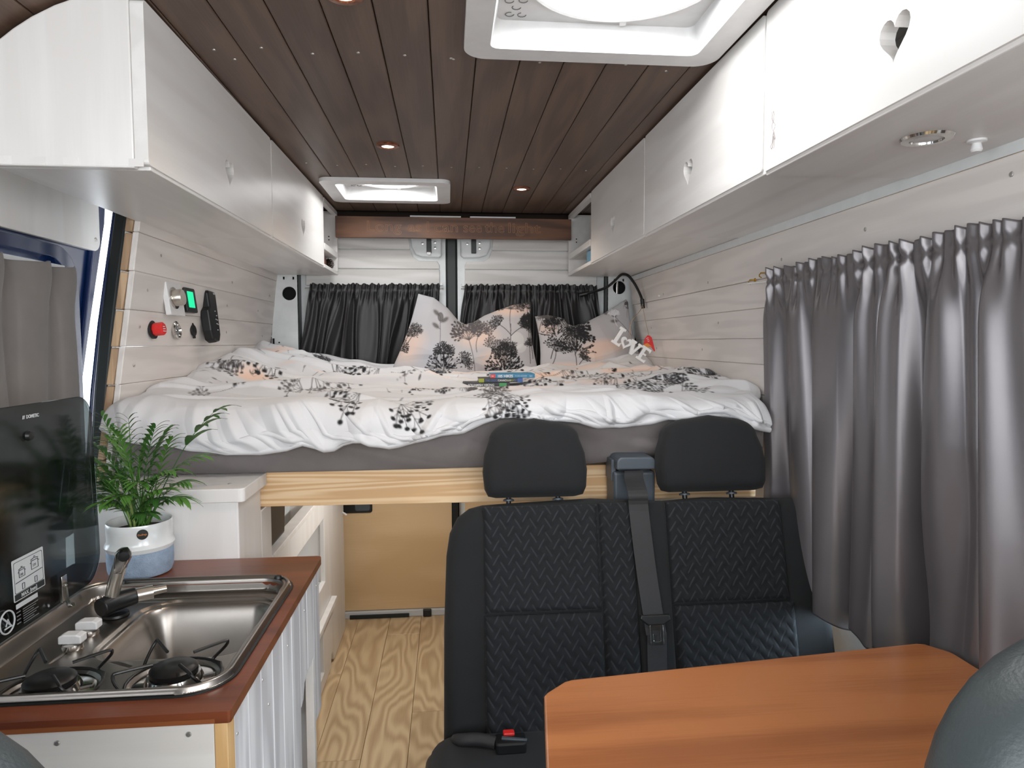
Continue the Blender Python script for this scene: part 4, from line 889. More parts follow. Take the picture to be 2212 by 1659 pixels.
# ================================================================== CURTAINS
def curtain(name, label, top0, top1, bot0, bot1, nrm, nf, amp, mat, seed=0, header=.035, ntop=2.4, group=None, topj=.006, botj=.006, nu=520, nv=130, zbot=None, gather=.9):
    A, B, C, D = map(np.array, (top0, top1, bot0, bot1)); n = np.array(nrm, float)
    u = np.linspace(0, 1, nu)[:, None]; v = np.linspace(0, 1, nv)[None, :]**1.15
    r = np.random.RandomState(seed); p = r.rand(12)*6.28
    Ht = np.linalg.norm(A-C)
    vh = header/Ht
    base = ((1-v)[..., None]*((1-u)[..., None]*A+u[..., None]*B)+v[..., None]*((1-u)[..., None]*C+u[..., None]*D))
    warp = .030*np.sin(2*PI*u*1.7+p[0]+v*2.2)+.016*np.sin(2*PI*u*4.3+p[1]-v*2.9)
    s_ = u+warp*(1 if nf > 4 else .5)
    main = np.sin(2*PI*nf*s_+p[2]); main = np.sign(main)*np.abs(main)**.8
    main = main*(.75+.35*np.sin(2*PI*u*2.3+p[3]))+.38*np.sin(2*PI*nf*1.9*s_+p[4]+1.5*v)*(1-v*.6)
    fine_ = np.sin(2*PI*nf*ntop*(u+warp*.6)+p[5])+.5*np.sin(2*PI*nf*ntop*1.7*u+p[6])
    gw = np.exp(-((v-vh)/(.10))**2*1.0); gw = np.where(v < vh, 1, gw)
    pinch = 1-.75*np.exp(-((v-vh)/(vh*.35))**2)
    off = amp*((1-gw)*main*np.clip(.45+.9*v, 0, 1.1)+gather*gw*(.45*fine_+.25*main)*pinch)
    P_ = base+off[..., None]*n
    # lateral sway makes the folds overlap
    lat = (B-A)/np.linalg.norm(B-A)
    P_ = P_+(amp*.55*np.cos(2*PI*nf*s_+p[2]+.6)*(1-gw)*np.clip(v*1.4, 0, 1)+amp*.18*np.cos(2*PI*nf*ntop*u+p[5])*gw)[..., None]*lat
    P_[..., 2] += (topj*(.5*fine_+.3*np.sin(40*u+p[7]))*np.exp(-(v/(vh*1.2))**2))
    P_[..., 2] += botj*(np.sin(2*PI*nf*s_+p[2]+1)+.5*np.sin(7*u+p[8]))*v**3
    o = npgrid(name, P_, mat); tag(o, label, 'curtain', group)
    sd = o.modifiers.new('thickness', 'SOLIDIFY'); sd.thickness = .0016
    return o, P_
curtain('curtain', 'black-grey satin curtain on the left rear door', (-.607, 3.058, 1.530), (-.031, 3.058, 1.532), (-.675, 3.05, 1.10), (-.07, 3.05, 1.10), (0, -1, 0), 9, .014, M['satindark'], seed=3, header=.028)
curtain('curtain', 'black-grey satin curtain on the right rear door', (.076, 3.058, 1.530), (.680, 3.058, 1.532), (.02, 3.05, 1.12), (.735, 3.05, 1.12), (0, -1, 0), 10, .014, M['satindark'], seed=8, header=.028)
for (a, b, nm, lb) in (((-.63, 3.068, 1.512), (-.02, 3.068, 1.512), 'curtain_wire', 'thin wire holding the left rear curtain'), ((.06, 3.068, 1.512), (.70, 3.068, 1.512), 'curtain_wire', 'thin wire holding the right rear curtain')):
    e = empty(nm, a, lb, 'curtain wire'); G().tube([a, b], .0022, 6).build('wire', M['steel2'], e)
    g = G(); g.box(b[0]-.014, b[0]-.004, 3.062, 3.09, 1.528, 1.540) if a[0] < 0 else g.box(a[0]+.004, a[0]+.014, 3.062, 3.09, 1.524, 1.536); g.build('end_hook', M['plastic'], e)
# big satin curtain on the right: hand-laid folds that widen downwards
def big_curtain():
    nu, nv = 900, 200
    y = np.linspace(1.665, .60, nu)[:, None]; v = np.linspace(0, 1, nv)[None, :]
    s_ = (1.672-y)/1.072
    ztop = 1.452-.004*s_; zbot = .660+.0*s_
    zb_ = zbot-.012*np.sin(s_*9)+.0*y
    z = ztop*(1-v)+zb_*v
    d = ztop-z
    wp = .022*np.sin(2*PI*s_*1.9+.6+v*1.2)+.012*np.sin(2*PI*s_*4.1+2.1-v*2.4)
    nf = 8.8
    ph = 2*PI*nf*(s_+wp)
    m_ = np.sin(ph+.5*np.sin(ph)); m_ = np.sign(m_)*np.abs(m_)**.85
    m2 = np.sin(ph*.5+1.1+v*1.0)
    m3 = np.sin(ph*2.1+2.*np.sin(s_*11)+v*1.2)
    fi = (.7+.4*np.sin(17*s_))*np.sin(2*PI*24*(s_+.9*wp+.008*np.sin(23*s_))+1.)+.55*np.sin(2*PI*41*s_+2.+2.5*np.sin(9*s_))
    hd = .030
    gw = np.where(d < hd, 1, np.exp(-((d-hd)/.062)**2)); pin = 1-.8*np.exp(-((d-hd)/.009)**2)
    amp = .022+.015*v
    off = (1-gw)*amp*(.80*m_+.55*m2*v+.20*m3*(1-.5*v))+gw*pin*.0075*fi
    off = off+.010*np.exp(-((s_-.72)/.05)**2)*v**2
    # deep diagonal pull where the cloth is caught by the table
    pull = np.exp(-((s_-(.52+.20*(1-v)+.0))/.05)**2)*np.clip((v-.45)/.5, 0, 1)
    off = off-.022*pull
    x = .812+.030*v-off
    lat = (1-gw)*.012*np.cos(ph+.5)*np.clip(v*1.6, 0, 1)
    yy = y+lat+gw*.002*np.cos(2*PI*27*s_)
    z = z+(.0030*fi+.003*np.sin(31*s_+1))*np.exp(-(d/.02)**2)+.012*v**4*np.sin(ph+.8)
    # bottom lifts where it rests behind the table
    z = z+.085*np.clip((s_-.60)/.12, 0, 1)*v**3
    z = z+.0*yy
    P_ = np.stack([x+0*z, yy+0*z, z], -1)
    o = npgrid('curtain', P_, M['satin'], None, flip=True); tag(o, 'large grey satin curtain on brass hooks covering the right side window', 'curtain')
    sd = o.modifiers.new('thickness', 'SOLIDIFY'); sd.thickness = .0016
big_curtain()
e = empty('curtain_wire', (.82, 1.77, 1.430), 'white curtain wire on small brass hooks above the right window', 'curtain wire')
G().tube([(.815, 1.775, 1.428), (.829, 1.66, 1.426), (.829, .5, 1.424)], .0026, 8).build('wire', M['plastic'], e, smooth=True)
def hook(x, y, z):
    g = G(); g.lathe([(.0055, 0), (.0055, .0015), (.002, .002), (.0018, .016), (.0001, .017)], c=(x+.016, y, z), ax=(-1, 0, 0), n=12)
    g.tube([(x+.002, y, z), (x-.003, y, z-.004), (x-.003, y, z-.009), (x+.003, y, z-.012)], .0016, 6); return g.build('brass_hook', M['brass'], e, smooth=True)
hook(.818, 1.770, 1.438); hook(.817, 1.705, 1.450)
G().lathe([(.0045, 0), (.0045, .002), (.0001, .004)], c=(.835, 1.70, 1.405), ax=(-1, 0, 0), n=10).build('brass_screw', M['brass'], e, smooth=True)
# sliding door curtain with hand-pleated header
def door_curtain():
    nu, nv = 420, 110
    s_ = np.linspace(0, 1, nu)[:, None]; v = np.linspace(0, 1, nv)[None, :]
    y = 1.708-1.15*s_+.012*v*(1-s_)
    z = 1.458-(.46)*v
    wp = .014*np.sin(2*PI*s_*3+v*1.5)
    ph = 2*PI*9.5*(s_+wp)+.4
    m_ = np.sin(ph)
    pleat = np.exp(-(v/.16)**2)
    off = .010*np.sign(m_)*np.abs(m_)**.7*(1-pleat*.3)+.016*pleat*np.clip(np.sin(ph*1.0+6*v), -.5, 1)
    x = -.905+off+.004*np.sin(20*s_+3*v)
    y = y+.012*np.cos(ph)*pleat+.006*np.cos(ph)
    z = z-.012*np.abs(np.sin(ph*.5))*np.exp(-(v/.1)**2)
    P_ = np.stack([x+0*z, y+0*z, z+0*x], -1)
    o = npgrid('curtain', P_, M['doorcurtain']); tag(o, 'taupe pleated curtain hanging in the blue sliding door window', 'curtain')
    sd = o.modifiers.new('thickness', 'SOLIDIFY'); sd.thickness = .0015
door_curtain()

# ================================================================== RIGHT REAR CORNER
e = empty('reading_lamp', (.655, 3.03, 1.50), 'black gooseneck reading lamp arching over the right pillow', 'reading lamp')
P0 = [(.630, 3.035, 1.492), (.665, 3.0, 1.500), (.70, 2.95, 1.512), (.728, 2.92, 1.535), (.745, 2.88, 1.558), (.758, 2.86, 1.562), (.774, 2.84, 1.552), (.795, 2.82, 1.516), (.812, 2.80, 1.472), (.819, 2.79, 1.446)]
def spline(pts, n=6):
    out = []
    for i in range(len(pts)-1):
        a, b, c, d = [Vector(pts[max(0, min(len(pts)-1, j))]) for j in (i-1, i, i+1, i+2)]
        for k in range(n):
            t = k/n; out.append(.5*((2*b)+(c-a)*t+(2*a-5*b+4*c-d)*t*t+(3*b-a-3*c+d)*t**3))
    return out+[Vector(pts[-1])]
G().tube(spline(P0), .0058, 10).build('gooseneck', M['black'], e, smooth=True)
G().tube([(.600, 3.043, 1.485), (.635, 3.035, 1.493)], .010, 10).build('mount', M['black'], e, smooth=True)
G().tube([(.818, 2.790, 1.452), (.822, 2.786, 1.412)], .0085, 14).build('lamp_head', M['black'], e, smooth=True, bevel=.002)
tag(G().lathe([(.0001, .010), (.004, .009), (.005, .004), (.003, 0)], c=(wr(1.452), 2.60, 1.452), ax=(-1, 0, 0), n=12).build('push_pin', M['plastic'], smooth=True), 'white push pin in the right wall near the reading lamp', 'pin')
# hanging letters
e = empty('hanging_letters', (.70, 2.60, 1.27), 'white wooden letters spelling LOVE hanging tilted on twine', 'decoration')
tilt = math.radians(-33)
def lf(lx_, lz_): return Vector((.638+lx_*math.cos(tilt)-lz_*math.sin(tilt), 2.60, 1.272+lx_*math.sin(tilt)+lz_*math.cos(tilt)))
def glyph(loops): G().prism(loops, lambda u, v, w: tuple(lf(u, v)+Vector((0, w, 0))), -.006, .006).build('letter', M['white'], e, bevel=.001)
glyph([[(0, 0), (.038, 0), (.038, .020), (.030, .010), (.020, .010), (.020, .062), (.027, .062), (.027, .072), (0, .072), (0, .062), (.007, .062), (.007, .010), (0, .010)]])
glyph([heart(.053, .026, .052, tilt=.15), heart(.053, .027, .026, 20, tilt=.15)])
glyph([[(.066, .056), (.066, .047), (.071, .047), (.086, .0), (.098, 0), (.113, .047), (.118, .047), (.118, .056), (.098, .056), (.098, .047), (.102, .047), (.094, .022), (.086, .047), (.090, .047), (.090, .056)]])
glyph([[(.116, 0), (.158, 0), (.158, .016), (.150, .010), (.136, .010), (.136, .026), (.148, .026), (.148, .034), (.136, .034), (.136, .050), (.150, .050), (.157, .044), (.157, .060), (.116, .060), (.116, .050), (.123, .050), (.123, .010), (.116, .010)]])
tw = spline([(.817, 2.78, 1.430), (.79, 2.72, 1.40), (.735, 2.65, 1.352), tuple(lf(.055, .05))], 5)
G().tube(tw, .0013, 6).build('twine', M['twine'], e)
e = empty('bird_tag', (.80, 2.60, 1.25), 'small red and orange bird-shaped tag hanging beside the white letters', 'tag')
bird = [(.782, 1.238), (.775, 1.258), (.779, 1.283), (.790, 1.297), (.799, 1.296), (.808, 1.288), (.813, 1.270), (.822, 1.235), (.818, 1.233), (.806, 1.250), (.796, 1.252), (.788, 1.242)]
G().prism([bird], XZ, 2.615, 2.618).build('body', M['red'], e)
G().prism([[(.7785, 1.252), (.777, 1.262), (.79, 1.266), (.808, 1.252), (.797, 1.2535), (.788, 1.244)]], XZ, 2.6135, 2.615).build('belly', M['orange'], e)
g = G()
for i in range(3): g.tube([(.785+i*.003, 2.6145, 1.284-i*.006), (.794+i*.002, 2.6145, 1.287-i*.006)], .001, 5)
g.build('wing_marks', M['print_w'], e)
G().tube([(.797, 2.617, 1.295), (.812, 2.72, 1.36), (.819, 2.785, 1.425)], .0011, 5).build('twine', M['twine'], e)

# ================================================================== CONTROLS ON THE LEFT WALL
def wallframe(y, z): return frameM((wl(z)+.0015, y, z), (0, 1, 0), (-.125, 0, 1))      # u along +Y (to the rear), v up, w points into ... left wall
def onwall(name, label, cat, y, z):
    e = empty(name, (wl(z), y, z), label, cat); Mx = wallframe(y, z); return e, (lambda u, v, w: tuple(Mx @ Vector((u, v, w))))
e, F = onwall('rotary_switch', 'white square plate with big silver knob, upper left of the wall controls', 'switch', 1.948, 1.390)
G().prism([rr(-.050, .050, -.045, .045, .004, 3)], F, 0, .014).build('plate', M['plastic'], e, bevel=.0015)
cxy = F(-.014, .002, .014); ax = Vector(F(0, 0, 1))-Vector(F(0, 0, 0))
G().lathe([(.030, 0), (.030, .003), (.027, .004)], c=cxy, ax=ax, n=36).build('knob_ring', M['steel2'], e, smooth=True)
G().lathe([(.0225, .003), (.0225, .022), (.0205, .025), (.0001, .025)], c=cxy, ax=ax, n=36).build('knob', M['knob'], e, smooth=True)
e, F = onwall('battery_display', 'small black display with glowing green screen', 'display', 2.058, 1.394)
G().prism([rr(-.040, .040, -.036, .036, .006, 4)], F, 0, .014).build('housing', M['black'], e, bevel=.002)
G().prism([rr(-.025, .020, -.022, .025, .001, 2)], F, .0141, .0150).build('screen', M['screen'], e)
e, F = onwall('remote_control', 'long black remote control in its wall holder, rightmost of the wall controls', 'remote control', 2.218, 1.352)
pts = [(-.042, -.045), (-.034, -.075), (-.01, -.083), (.018, -.080), (.034, -.06), (.040, .0), (.046, .07), (.040, .080), (-.018, .082), (-.024, .072), (-.026, .03), (-.040, .018)]
G().prism([pts], F, 0, .030).build('body', M['black'], e, bevel=.006, seg=3)
g = G()
for i, (u, v) in enumerate(((.012, .016), (.020, .002), (.010, -.010), (.022, -.012), (.012, -.024), (.022, -.026), (.012, -.044))): g.frame(Matrix.Translation(F(u, v, .0305)) @ wallframe(0, 1.35).to_3x3().to_4x4(), .006, .003, .0012)
g.build('button_marks', M['label'], e)
text('remote_mark', 'Tivel', .008, wallframe(0, 0).to_3x3().to_4x4() if False else Matrix.Translation(F(.018, .070, .0306)) @ wallframe(0, 1.35).to_3x3().to_4x4(), M['label'], e)
e, F = onwall('battery_switch', 'red rotary isolator switch in black collar, lower left of the wall controls', 'switch', 1.845, 1.305)
c0 = F(0, 0, 0); G().lathe([(.024, 0), (.024, .006), (.018, .007)], c=c0, ax=ax, n=28).build('collar', M['black'], e, smooth=True)
G().lathe([(.017, .006), (.0175, .030), (.015, .032), (.0001, .032)], c=c0, ax=ax, n=8).build('knob', M['red'], e, bevel=.002)
g = G()
for i in range(3): g.frame(Matrix.Translation(F(.0, -.007+i*.006, .0323)) @ wallframe(0, 1.35).to_3x3().to_4x4(), .016-i*.002, .002, .0006)
g.build('knob_print', M['print_w'], e)
e, F = onwall('socket', 'round clear-rimmed socket between the red switch and black cap', 'socket', 1.995, 1.306)
c0 = F(0, 0, 0); G().lathe([(.023, 0), (.026, .003), (.026, .008), (.022, .010), (.020, .004)], c=c0, ax=ax, n=32, ring=True).build('rim', M['steel2'], e, smooth=True)
G().lathe([(.0001, .0035), (.020, .0035)], c=c0, ax=ax, n=32).build('socket_face', M['label'], e)
g = G(); g.lathe([(.0001, .006), (.004, .006), (.005, .003)], c=c0, ax=ax, n=12); g.frame(Matrix.Translation(F(0, .010, .0045)) @ wallframe(0, 1.35).to_3x3().to_4x4(), .004, .008, .002); g.build('socket_pins', M['steel2'], e)
e, F = onwall('small_socket', 'small black-capped socket under the green display', 'socket', 2.125, 1.309)
G().lathe([(.0175, 0), (.0175, .006), (.014, .008), (.0001, .008)], c=F(0, 0, 0), ax=ax, n=24).build('cap', M['black'], e, smooth=True)
G().prism([rr(-.006, .006, -.025, .024, .003, 3)], F, 0, .005).build('cap_strap', M['black'], e)

# ================================================================== UNDER THE BED
e = empty('storage_box', (-.62, 1.63, .0), 'white lidded box unit standing behind the worktop under the bed', 'cabinet')
G().box(-.800, -.458, 1.492, 1.667, 0, .925).box(-.800, -.458, 1.6671, 1.76, 0, .862).build('body', M['cabend'], e, bevel=.003)
G().prism([rr(-.805, -.443, 1.484, 1.668, [.002, .012, .002, .002], 4)], XY, .9255, .9555).build('lid', M['cabend'], e, bevel=.003)
g = G()
for yy in (1.54,): g.lathe([(.0001, .0012), (.004, .0008), (.0044, 0)], c=(-.49, yy, .9556), n=10)
g.build('lid_screw', M['screw'], e)
tag(G().prism([[(1.81, .72), (1.97, .72), (2.0, .90), (1.79, .90)]], YZ, -.59, -.475).build('storage_crate', M['black'], bevel=.01, seg=3), 'black crate under the bed behind the white lidded box', 'crate')
tag(G().box(-.77, -.615, 2.05, 3.0, .0, .88).build('wheel_arch_box', M['greyblue'], bevel=.01), 'pale grey box at the left wall under the bed', 'box')
e = empty('storage_unit', (-.46, 2.35, 0), 'white under-bed storage unit with open fronts along the aisle', 'cabinet')
front = [(1.78, 0.01), (2.58, .01), (2.60, .055), (2.63, .055), (2.66, .01), (2.955, .01), (2.955, .70), (1.78, .70)]
G().prism([front, [(1.82, .385), (2.50, .385), (2.50, .622), (1.82, .622)], [(1.82, .06), (2.45, .06), (2.45, .27), (1.82, .27)]], YZ, -.480, -.462).build('front_panel', M['cabend'], e, bevel=.003)
G().box(-.585, -.481, 1.80, 2.50, .374, .385).build('shelf_board', M['cabend'], e)
G().box(-.461, -.440, 1.80, 2.62, .265, .285).build('shelf_edge', M['cabend'], e, bevel=.002)
G().box(-.595, -.585, 1.78, 2.955, .01, .70).build('back_panel', M['greyblue'], e)
G().box(-.585, -.481, 2.51, 2.522, .01, .69).build('divider', M['cabend'], e)
G().box(-.498, -.46, 1.78, 2.955, .7005, .716).build('top_rail', M['cabend'], e, bevel=.002)
# little white hook and green sprig seen on the unit
G().tube([(-.462, 2.93, .535), (-.452, 2.92, .533), (-.444, 2.92, .526)], .004, 8).build('hook', M['plastic'], e, smooth=True)
g = G(); r_ = random.Random(4)
for i in range(26):
    c = Vector((-.49+r_.uniform(-.012, .012), 2.39+r_.uniform(-.04, .05), .392+r_.uniform(0, .035))); a_ = r_.uniform(0, 6.28); d_ = Vector((math.cos(a_), math.sin(a_), r_.uniform(-.2, .8))).normalized()*.014; s_ = d_.cross(Vector((0, 0, 1))).normalized()*.005
    g.add([c-d_*.2, c+d_*.5+s_, c+d_, c+d_*.5-s_, c+d_*.5+Vector((0, 0, .002))], [(0, 1, 4), (1, 2, 4), (2, 3, 4), (3, 0, 4)])
tag(g.build('sprig', M['leaf']), 'small green sprig lying in the opening of the storage unit', 'plant')

e = empty('added_fill_lamp', (-.2, 2.35, .93), 'added fill lamp, unseen under the bed slats above the aisle', 'lamp')  # added lamp hidden by the beam, brightens floor and cupboards under the bed
G().box(-.22, -.18, 2.0, 2.7, .926, .9395).build('housing', M['plastic'], e, bevel=.002)
area('added_fill_light', (-.2, 2.35, .922), (0, 0, 0), .03, .66, 2.6, (1, .97, .92))  # fill light of the added lamp, not one of the van's own
# ================================================================== KITCHEN
e = empty('kitchen_cabinet', (-.54, 1.17, 0), 'white kitchen cabinet with planked side and pine corner upright', 'cabinet')
G().box(-.80, -.3035, .866, .880, 0, .784).build('front_board', M['kfront'], e, bevel=.001)
G().box(-.3030, -.2865, .865, .892, 0, .784).build('corner_upright', M['pineZ'], e, bevel=.001)
ys = [.893, .957, 1.022, 1.088, 1.154, 1.220, 1.286, 1.352, 1.418]
for i in range(len(ys)-1):
    y0, y1 = ys[i], ys[i+1]; zb_ = 0 if y1 < 1.30 else (.585 if i == 6 else .607)
    if i == 6:
        G().prism([[(y0+.0012, .565), (y0+.02, .572), (y0+.035, .600), (y1-.0012, .608), (y1-.0012, .784), (y0+.0012, .784)]], YZ, -.300, -.2875).build('side_plank', M['kboard'], e, bevel=.0022, seg=1)
    else:
        G().box(-.300, -.2875, y0+.0012, y1-.0012, zb_, .784).build('side_plank', M['kboard'], e, bevel=.0022, seg=1)
G().box(-.300, -.2875, 1.4192, 1.482, .46, .784).build('side_plank', M['kboard'], e, bevel=.0022, seg=1)
G().box(-.305, -.288, 1.405, 1.422, 0, .606).build('post', M['plastic'], e, bevel=.001)
dr = G().prism([rr(1.289, 1.402, .30, .56, .002, 2), [(1.33+.016*math.cos(t*PI/8), .44+.028*math.sin(t*PI/8)) for t in range(16)]], YZ, -.330, -.315).build('drawer_front', M['pineZ'], e, bevel=.001, label='bare pine drawer front with finger hole')
G().prism([rr(1.289, 1.402, .02, .294, .002, 2), [(1.33+.016*math.cos(t*PI/8), .16+.028*math.sin(t*PI/8)) for t in range(16)]], YZ, -.330, -.315).build('drawer_front', M['pineZ'], e, bevel=.001, label='bare pine drawer front with finger hole')
G().box(-.335, -.331, 1.286, 1.404, 0, .60).build('inner_back', M['pineZ'], e)
G().box(-.80, -.30, 1.470, 1.482, 0, .784).build('back_board', M['cabend'], e)
for x_, z_ in ((-.494, .768), (-.335, .770)): G().lathe([(.0001, .0022), (.0028, .0018), (.0036, .0005), (.0038, 0)], c=(x_, .866, z_), ax=(0, -1, 0), n=12).build('front_screw', M['screw'], e, smooth=True)
for y_, z_ in ((.905, .745), (.905, .60), (1.06, .70), (1.19, .735), (1.33, .742), (1.45, .748), (1.03, .755)): G().lathe([(.0001, .0014), (.0022, .001), (.0026, 0)], c=(-.2875, y_, z_), ax=(1, 0, 0), n=10).build('side_screw', M['screw'], e, smooth=True)
e = empty('worktop', (-.54, 1.17, .785), 'reddish brown stained kitchen worktop around the steel sink', 'worktop')
G().prism([rr(-.80, -.281, .860, 1.489, [.002, .004, .012, .002], 4), rr(-.690, -.318, .92, 1.335, .05, 5)], XY, .7855, .801).build('worktop_board', M['worktop'], e, bevel=.0022)
G().box(-.79, -.300, .8585, .8600, .7865, .7925).build('edge_strip', pm('worn_orange_edge', lin(136, 78, 42), .5), e)

# sink and hob plate: one pressed steel height field
ux0, ux1, uy0, uy1 = -.700, -.304, .903, 1.352
nx, ny = 400, 450
gx = np.linspace(ux0, ux1, nx)[:, None]*np.ones((1, ny)); gy = np.linspace(uy0, uy1, ny)[None, :]*np.ones((nx, 1))
def sdrr(x, y, x0, x1, y0, y1, r):
    cx, cy = (x0+x1)/2, (y0+y1)/2; qx = np.abs(x-cx)-(x1-x0)/2+r; qy = np.abs(y-cy)-(y1-y0)/2+r
    return np.hypot(np.maximum(qx, 0), np.maximum(qy, 0))+np.minimum(np.maximum(qx, qy), 0)-r
def ss(a, b, x): t_ = np.clip((x-a)/(b-a), 0, 1); return t_*t_*(3-2*t_)
# the near edge of the plate bows outwards towards the middle, as the rim does in the picture
d_out = sdrr(gx, gy, ux0, ux1, uy0, uy1, .062)
zz = .8045+.0075*ss(0, -.004, d_out)-.0035*ss(-.006, -.010, d_out)           # raised rim
zz = zz-.0280*ss(-.014, -.022, d_out)                              # pressed pan
bowl = sdrr(gx, gy, -.560, -.326, 1.072, 1.296, .05)
cut = (-(gx+.560)*.62-(gy-1.16)*(-.0))*0
dg = ((-.520-gx)*.80+(gy-1.15)*.60)                               # slanted left side of the bowl
zz = zz-.0045*ss(.012, .004, bowl)-.115*ss(.002, -.050, bowl)
for (bx_, by_, br) in ((-.565, .980, .066), (-.403, .996, .064)):
    db = np.hypot(gx-bx_, gy-by_); zz = zz-.0085*ss(br, br-.012, db)
for (ax_, ay_, bx_, by_) in ((-.565, 1.085, -.485, 1.040), (-.612, 1.065, -.603, 1.125)):   # pressed ribs
    t_ = np.clip(((gx-ax_)*(bx_-ax_)+(gy-ay_)*(by_-ay_))/((bx_-ax_)**2+(by_-ay_)**2), 0, 1); dd = np.hypot(gx-ax_-t_*(bx_-ax_), gy-ay_-t_*(by_-ay_)); zz = zz-.002*np.exp(-(dd/.0022)**2)
# right/far step of the pan behind the bowl
zz = zz+.004*ss(1.300, 1.312, gy)*(d_out < -.02)
P = np.stack([gx, gy, zz], -1)
# pull the square grid corners onto the rounded outline
mask = d_out > 0
cxm, cym = (ux0+ux1)/2, (uy0+uy1)/2
for _ in range(40):
    d_ = sdrr(P[..., 0], P[..., 1], ux0, ux1, uy0, uy1, .062); out_ = np.clip(d_, 0, None)
    if out_.max() < 1e-4: break
    P[..., 0] -= np.sign(P[..., 0]-cxm)*out_*.5*(out_ > 0); P[..., 1] -= np.sign(P[..., 1]-cym)*out_*.5*(out_ > 0)
P[..., 2] = np.where(mask, .8035, P[..., 2])
e = empty('sink_hob', (-.50, 1.13, .80), 'stainless steel sink and two-burner gas hob with open dark glass lid', 'sink')
npgrid('pan', P, M['steel'], e)
G().prism([rr(ux0-.004, ux1+.004, uy0-.004, uy1+.004, .066, 8), rr(ux0+.012, ux1-.012, uy0+.012, uy1-.012, .05, 8)], XY, .8012, .8034).build('seal', M['rubber'], e, smooth=True)
# drain
G().lathe([(.0001, .002), (.016, .002), (.020, .004), (.024, .003)], c=(-.40, 1.20, .663), n=28).build('drain', M['steel2'], e, smooth=True)
def burner(bx_, by_):
    z0 = .7725
    b = G().lathe([(.058, 0), (.056, .004), (.040, .007), (.036, .016), (.030, .017)], c=(bx_, by_, z0), n=36).build('burner', M['steel2'], e, smooth=True)
    G().lathe([(.031, .016), (.033, .018), (.033, .024), (.028, .028), (.010, .0285), (.0001, .0275)], c=(bx_, by_, z0), n=36).build('burner_cap', M['enamel'], b, smooth=True).location = (0, 0, 0)
    G().tube([(bx_+.044, by_-.006, z0+.012), (bx_+.060, by_-.004, z0+.014)], .0035, 8).build('igniter', M['steel2'], b, smooth=True)
    # wire pan support: ring and four bent prongs
    rg = [(bx_+.064*math.cos(t*PI/16), by_+.064*math.sin(t*PI/16), z0+.008) for t in range(33)]
    g = G(); g.tube(rg, .0024, 8)
    for k in range(4):
        a_ = math.radians(38+90*k); c_, s_ = math.cos(a_), math.sin(a_); a2 = a_+.32
        def pp(r, h, aa=a_): return (bx_+r*math.cos(aa), by_+r*math.sin(aa), z0+h)
        g.tube(spline([pp(.064, .008, a2), pp(.070, .012, a2), pp(.078, .030, a_+.1), pp(.078, .040), pp(.072, .0415), pp(.048, .040), pp(.028, .0385)], 3), .0024, 8)
        g.tube([pp(.064, .008, a2-.5), pp(.067, .009, a2-.3), pp(.064, .008, a2)], .0022, 6)
    g.build('pan_support', M['enamel'], e, smooth=True)
burner(-.565, .980); burner(-.403, .996)
def hobknob(x, y):
    k = G().lathe([(.014, 0), (.016, .004), (.0155, .010), (.010, .012)], c=(x, y, .780), n=28).build('knob', M['steel2'], e, smooth=True)
    G().prism([[(-.0175, .012), (.0175, .012), (.0175, .024), (.010, .027), (-.010, .027), (-.0175, .024)]], lambda u, v, w: (x+u, y+w, .780+v), -.010, .010).build('grip', M['plastic'], k, bevel=.002)
hobknob(-.606, 1.165); hobknob(-.604, 1.112)
# folding tap
fb = Vector((-.600, 1.243, .782))
G().lathe([(.022, 0), (.021, .004), (.014, .006)], c=tuple(fb), n=24).build('tap_base', M['black'], e, smooth=True)
G().tube([(-.612, 1.215, .806), (-.600, 1.24, .807), (-.572, 1.262, .810)], [.0165, .0165, .0150], 20).build('tap_body', M['black'], e, smooth=True, bevel=.002)
G().tube([(-.572, 1.262, .810), (-.548, 1.275, .811)], [.0125, .0125], 18).build('tap_collar', M['knob'], e, smooth=True)
G().tube([(-.548, 1.275, .812), (-.528, 1.285, .813)], [.008, .0065], 12).build('tap_lever', M['knob'], e, smooth=True)
G().tube([(-.603, 1.236, .815), (-.594, 1.236, .850), (-.588, 1.236, .868), (-.5835, 1.236, .885)], [.0115, .0118, .0115, .0105], 18).build('tap_spout', M['knob'], e, smooth=True)
G().pad([(-.5995+.006, .862), (-.580, .862), (-.567, .888), (-.5665, .899), (-.573, .907), (-.583, .907), (-.590, .900)], XZ, .018, .004).build('tap_head', M['steel2'], e, smooth=2)
bpy.data.objects['tap_head'].location.y += 1.233
G().lathe([(.0001, .012), (.009, .011), (.0105, .002), (.0105, -.002)], c=(-.573, 1.226, .897), ax=(.35, -1, -.1), n=20).build('tap_outlet', M['black'], e, smooth=True)
g = G()
for x_, y_ in ((-.625, 1.327), (-.335, 1.325)): g.lathe([(.0001, .006), (.006, .005), (.008, .001), (.008, 0)], c=(x_, y_, .811), n=14)
g.build('bump_stop', M['black'], e, smooth=True)
# lid hinge
g = G(); g.tube([(-.662, 1.225, .812), (-.668, 1.228, .808), (-.676, 1.230, .818), (-.677, 1.230, .845)], .0045, 8); g.box(-.681, -.677, 1.222, 1.238, .815, .862); g.lathe([(.0001, .003), (.004, .002), (.004, 0)], c=(-.677, 1.230, .843), ax=(1, 0, 0), n=12)
g.build('hinge', M['steel2'], e, smooth=True, bevel=.001)
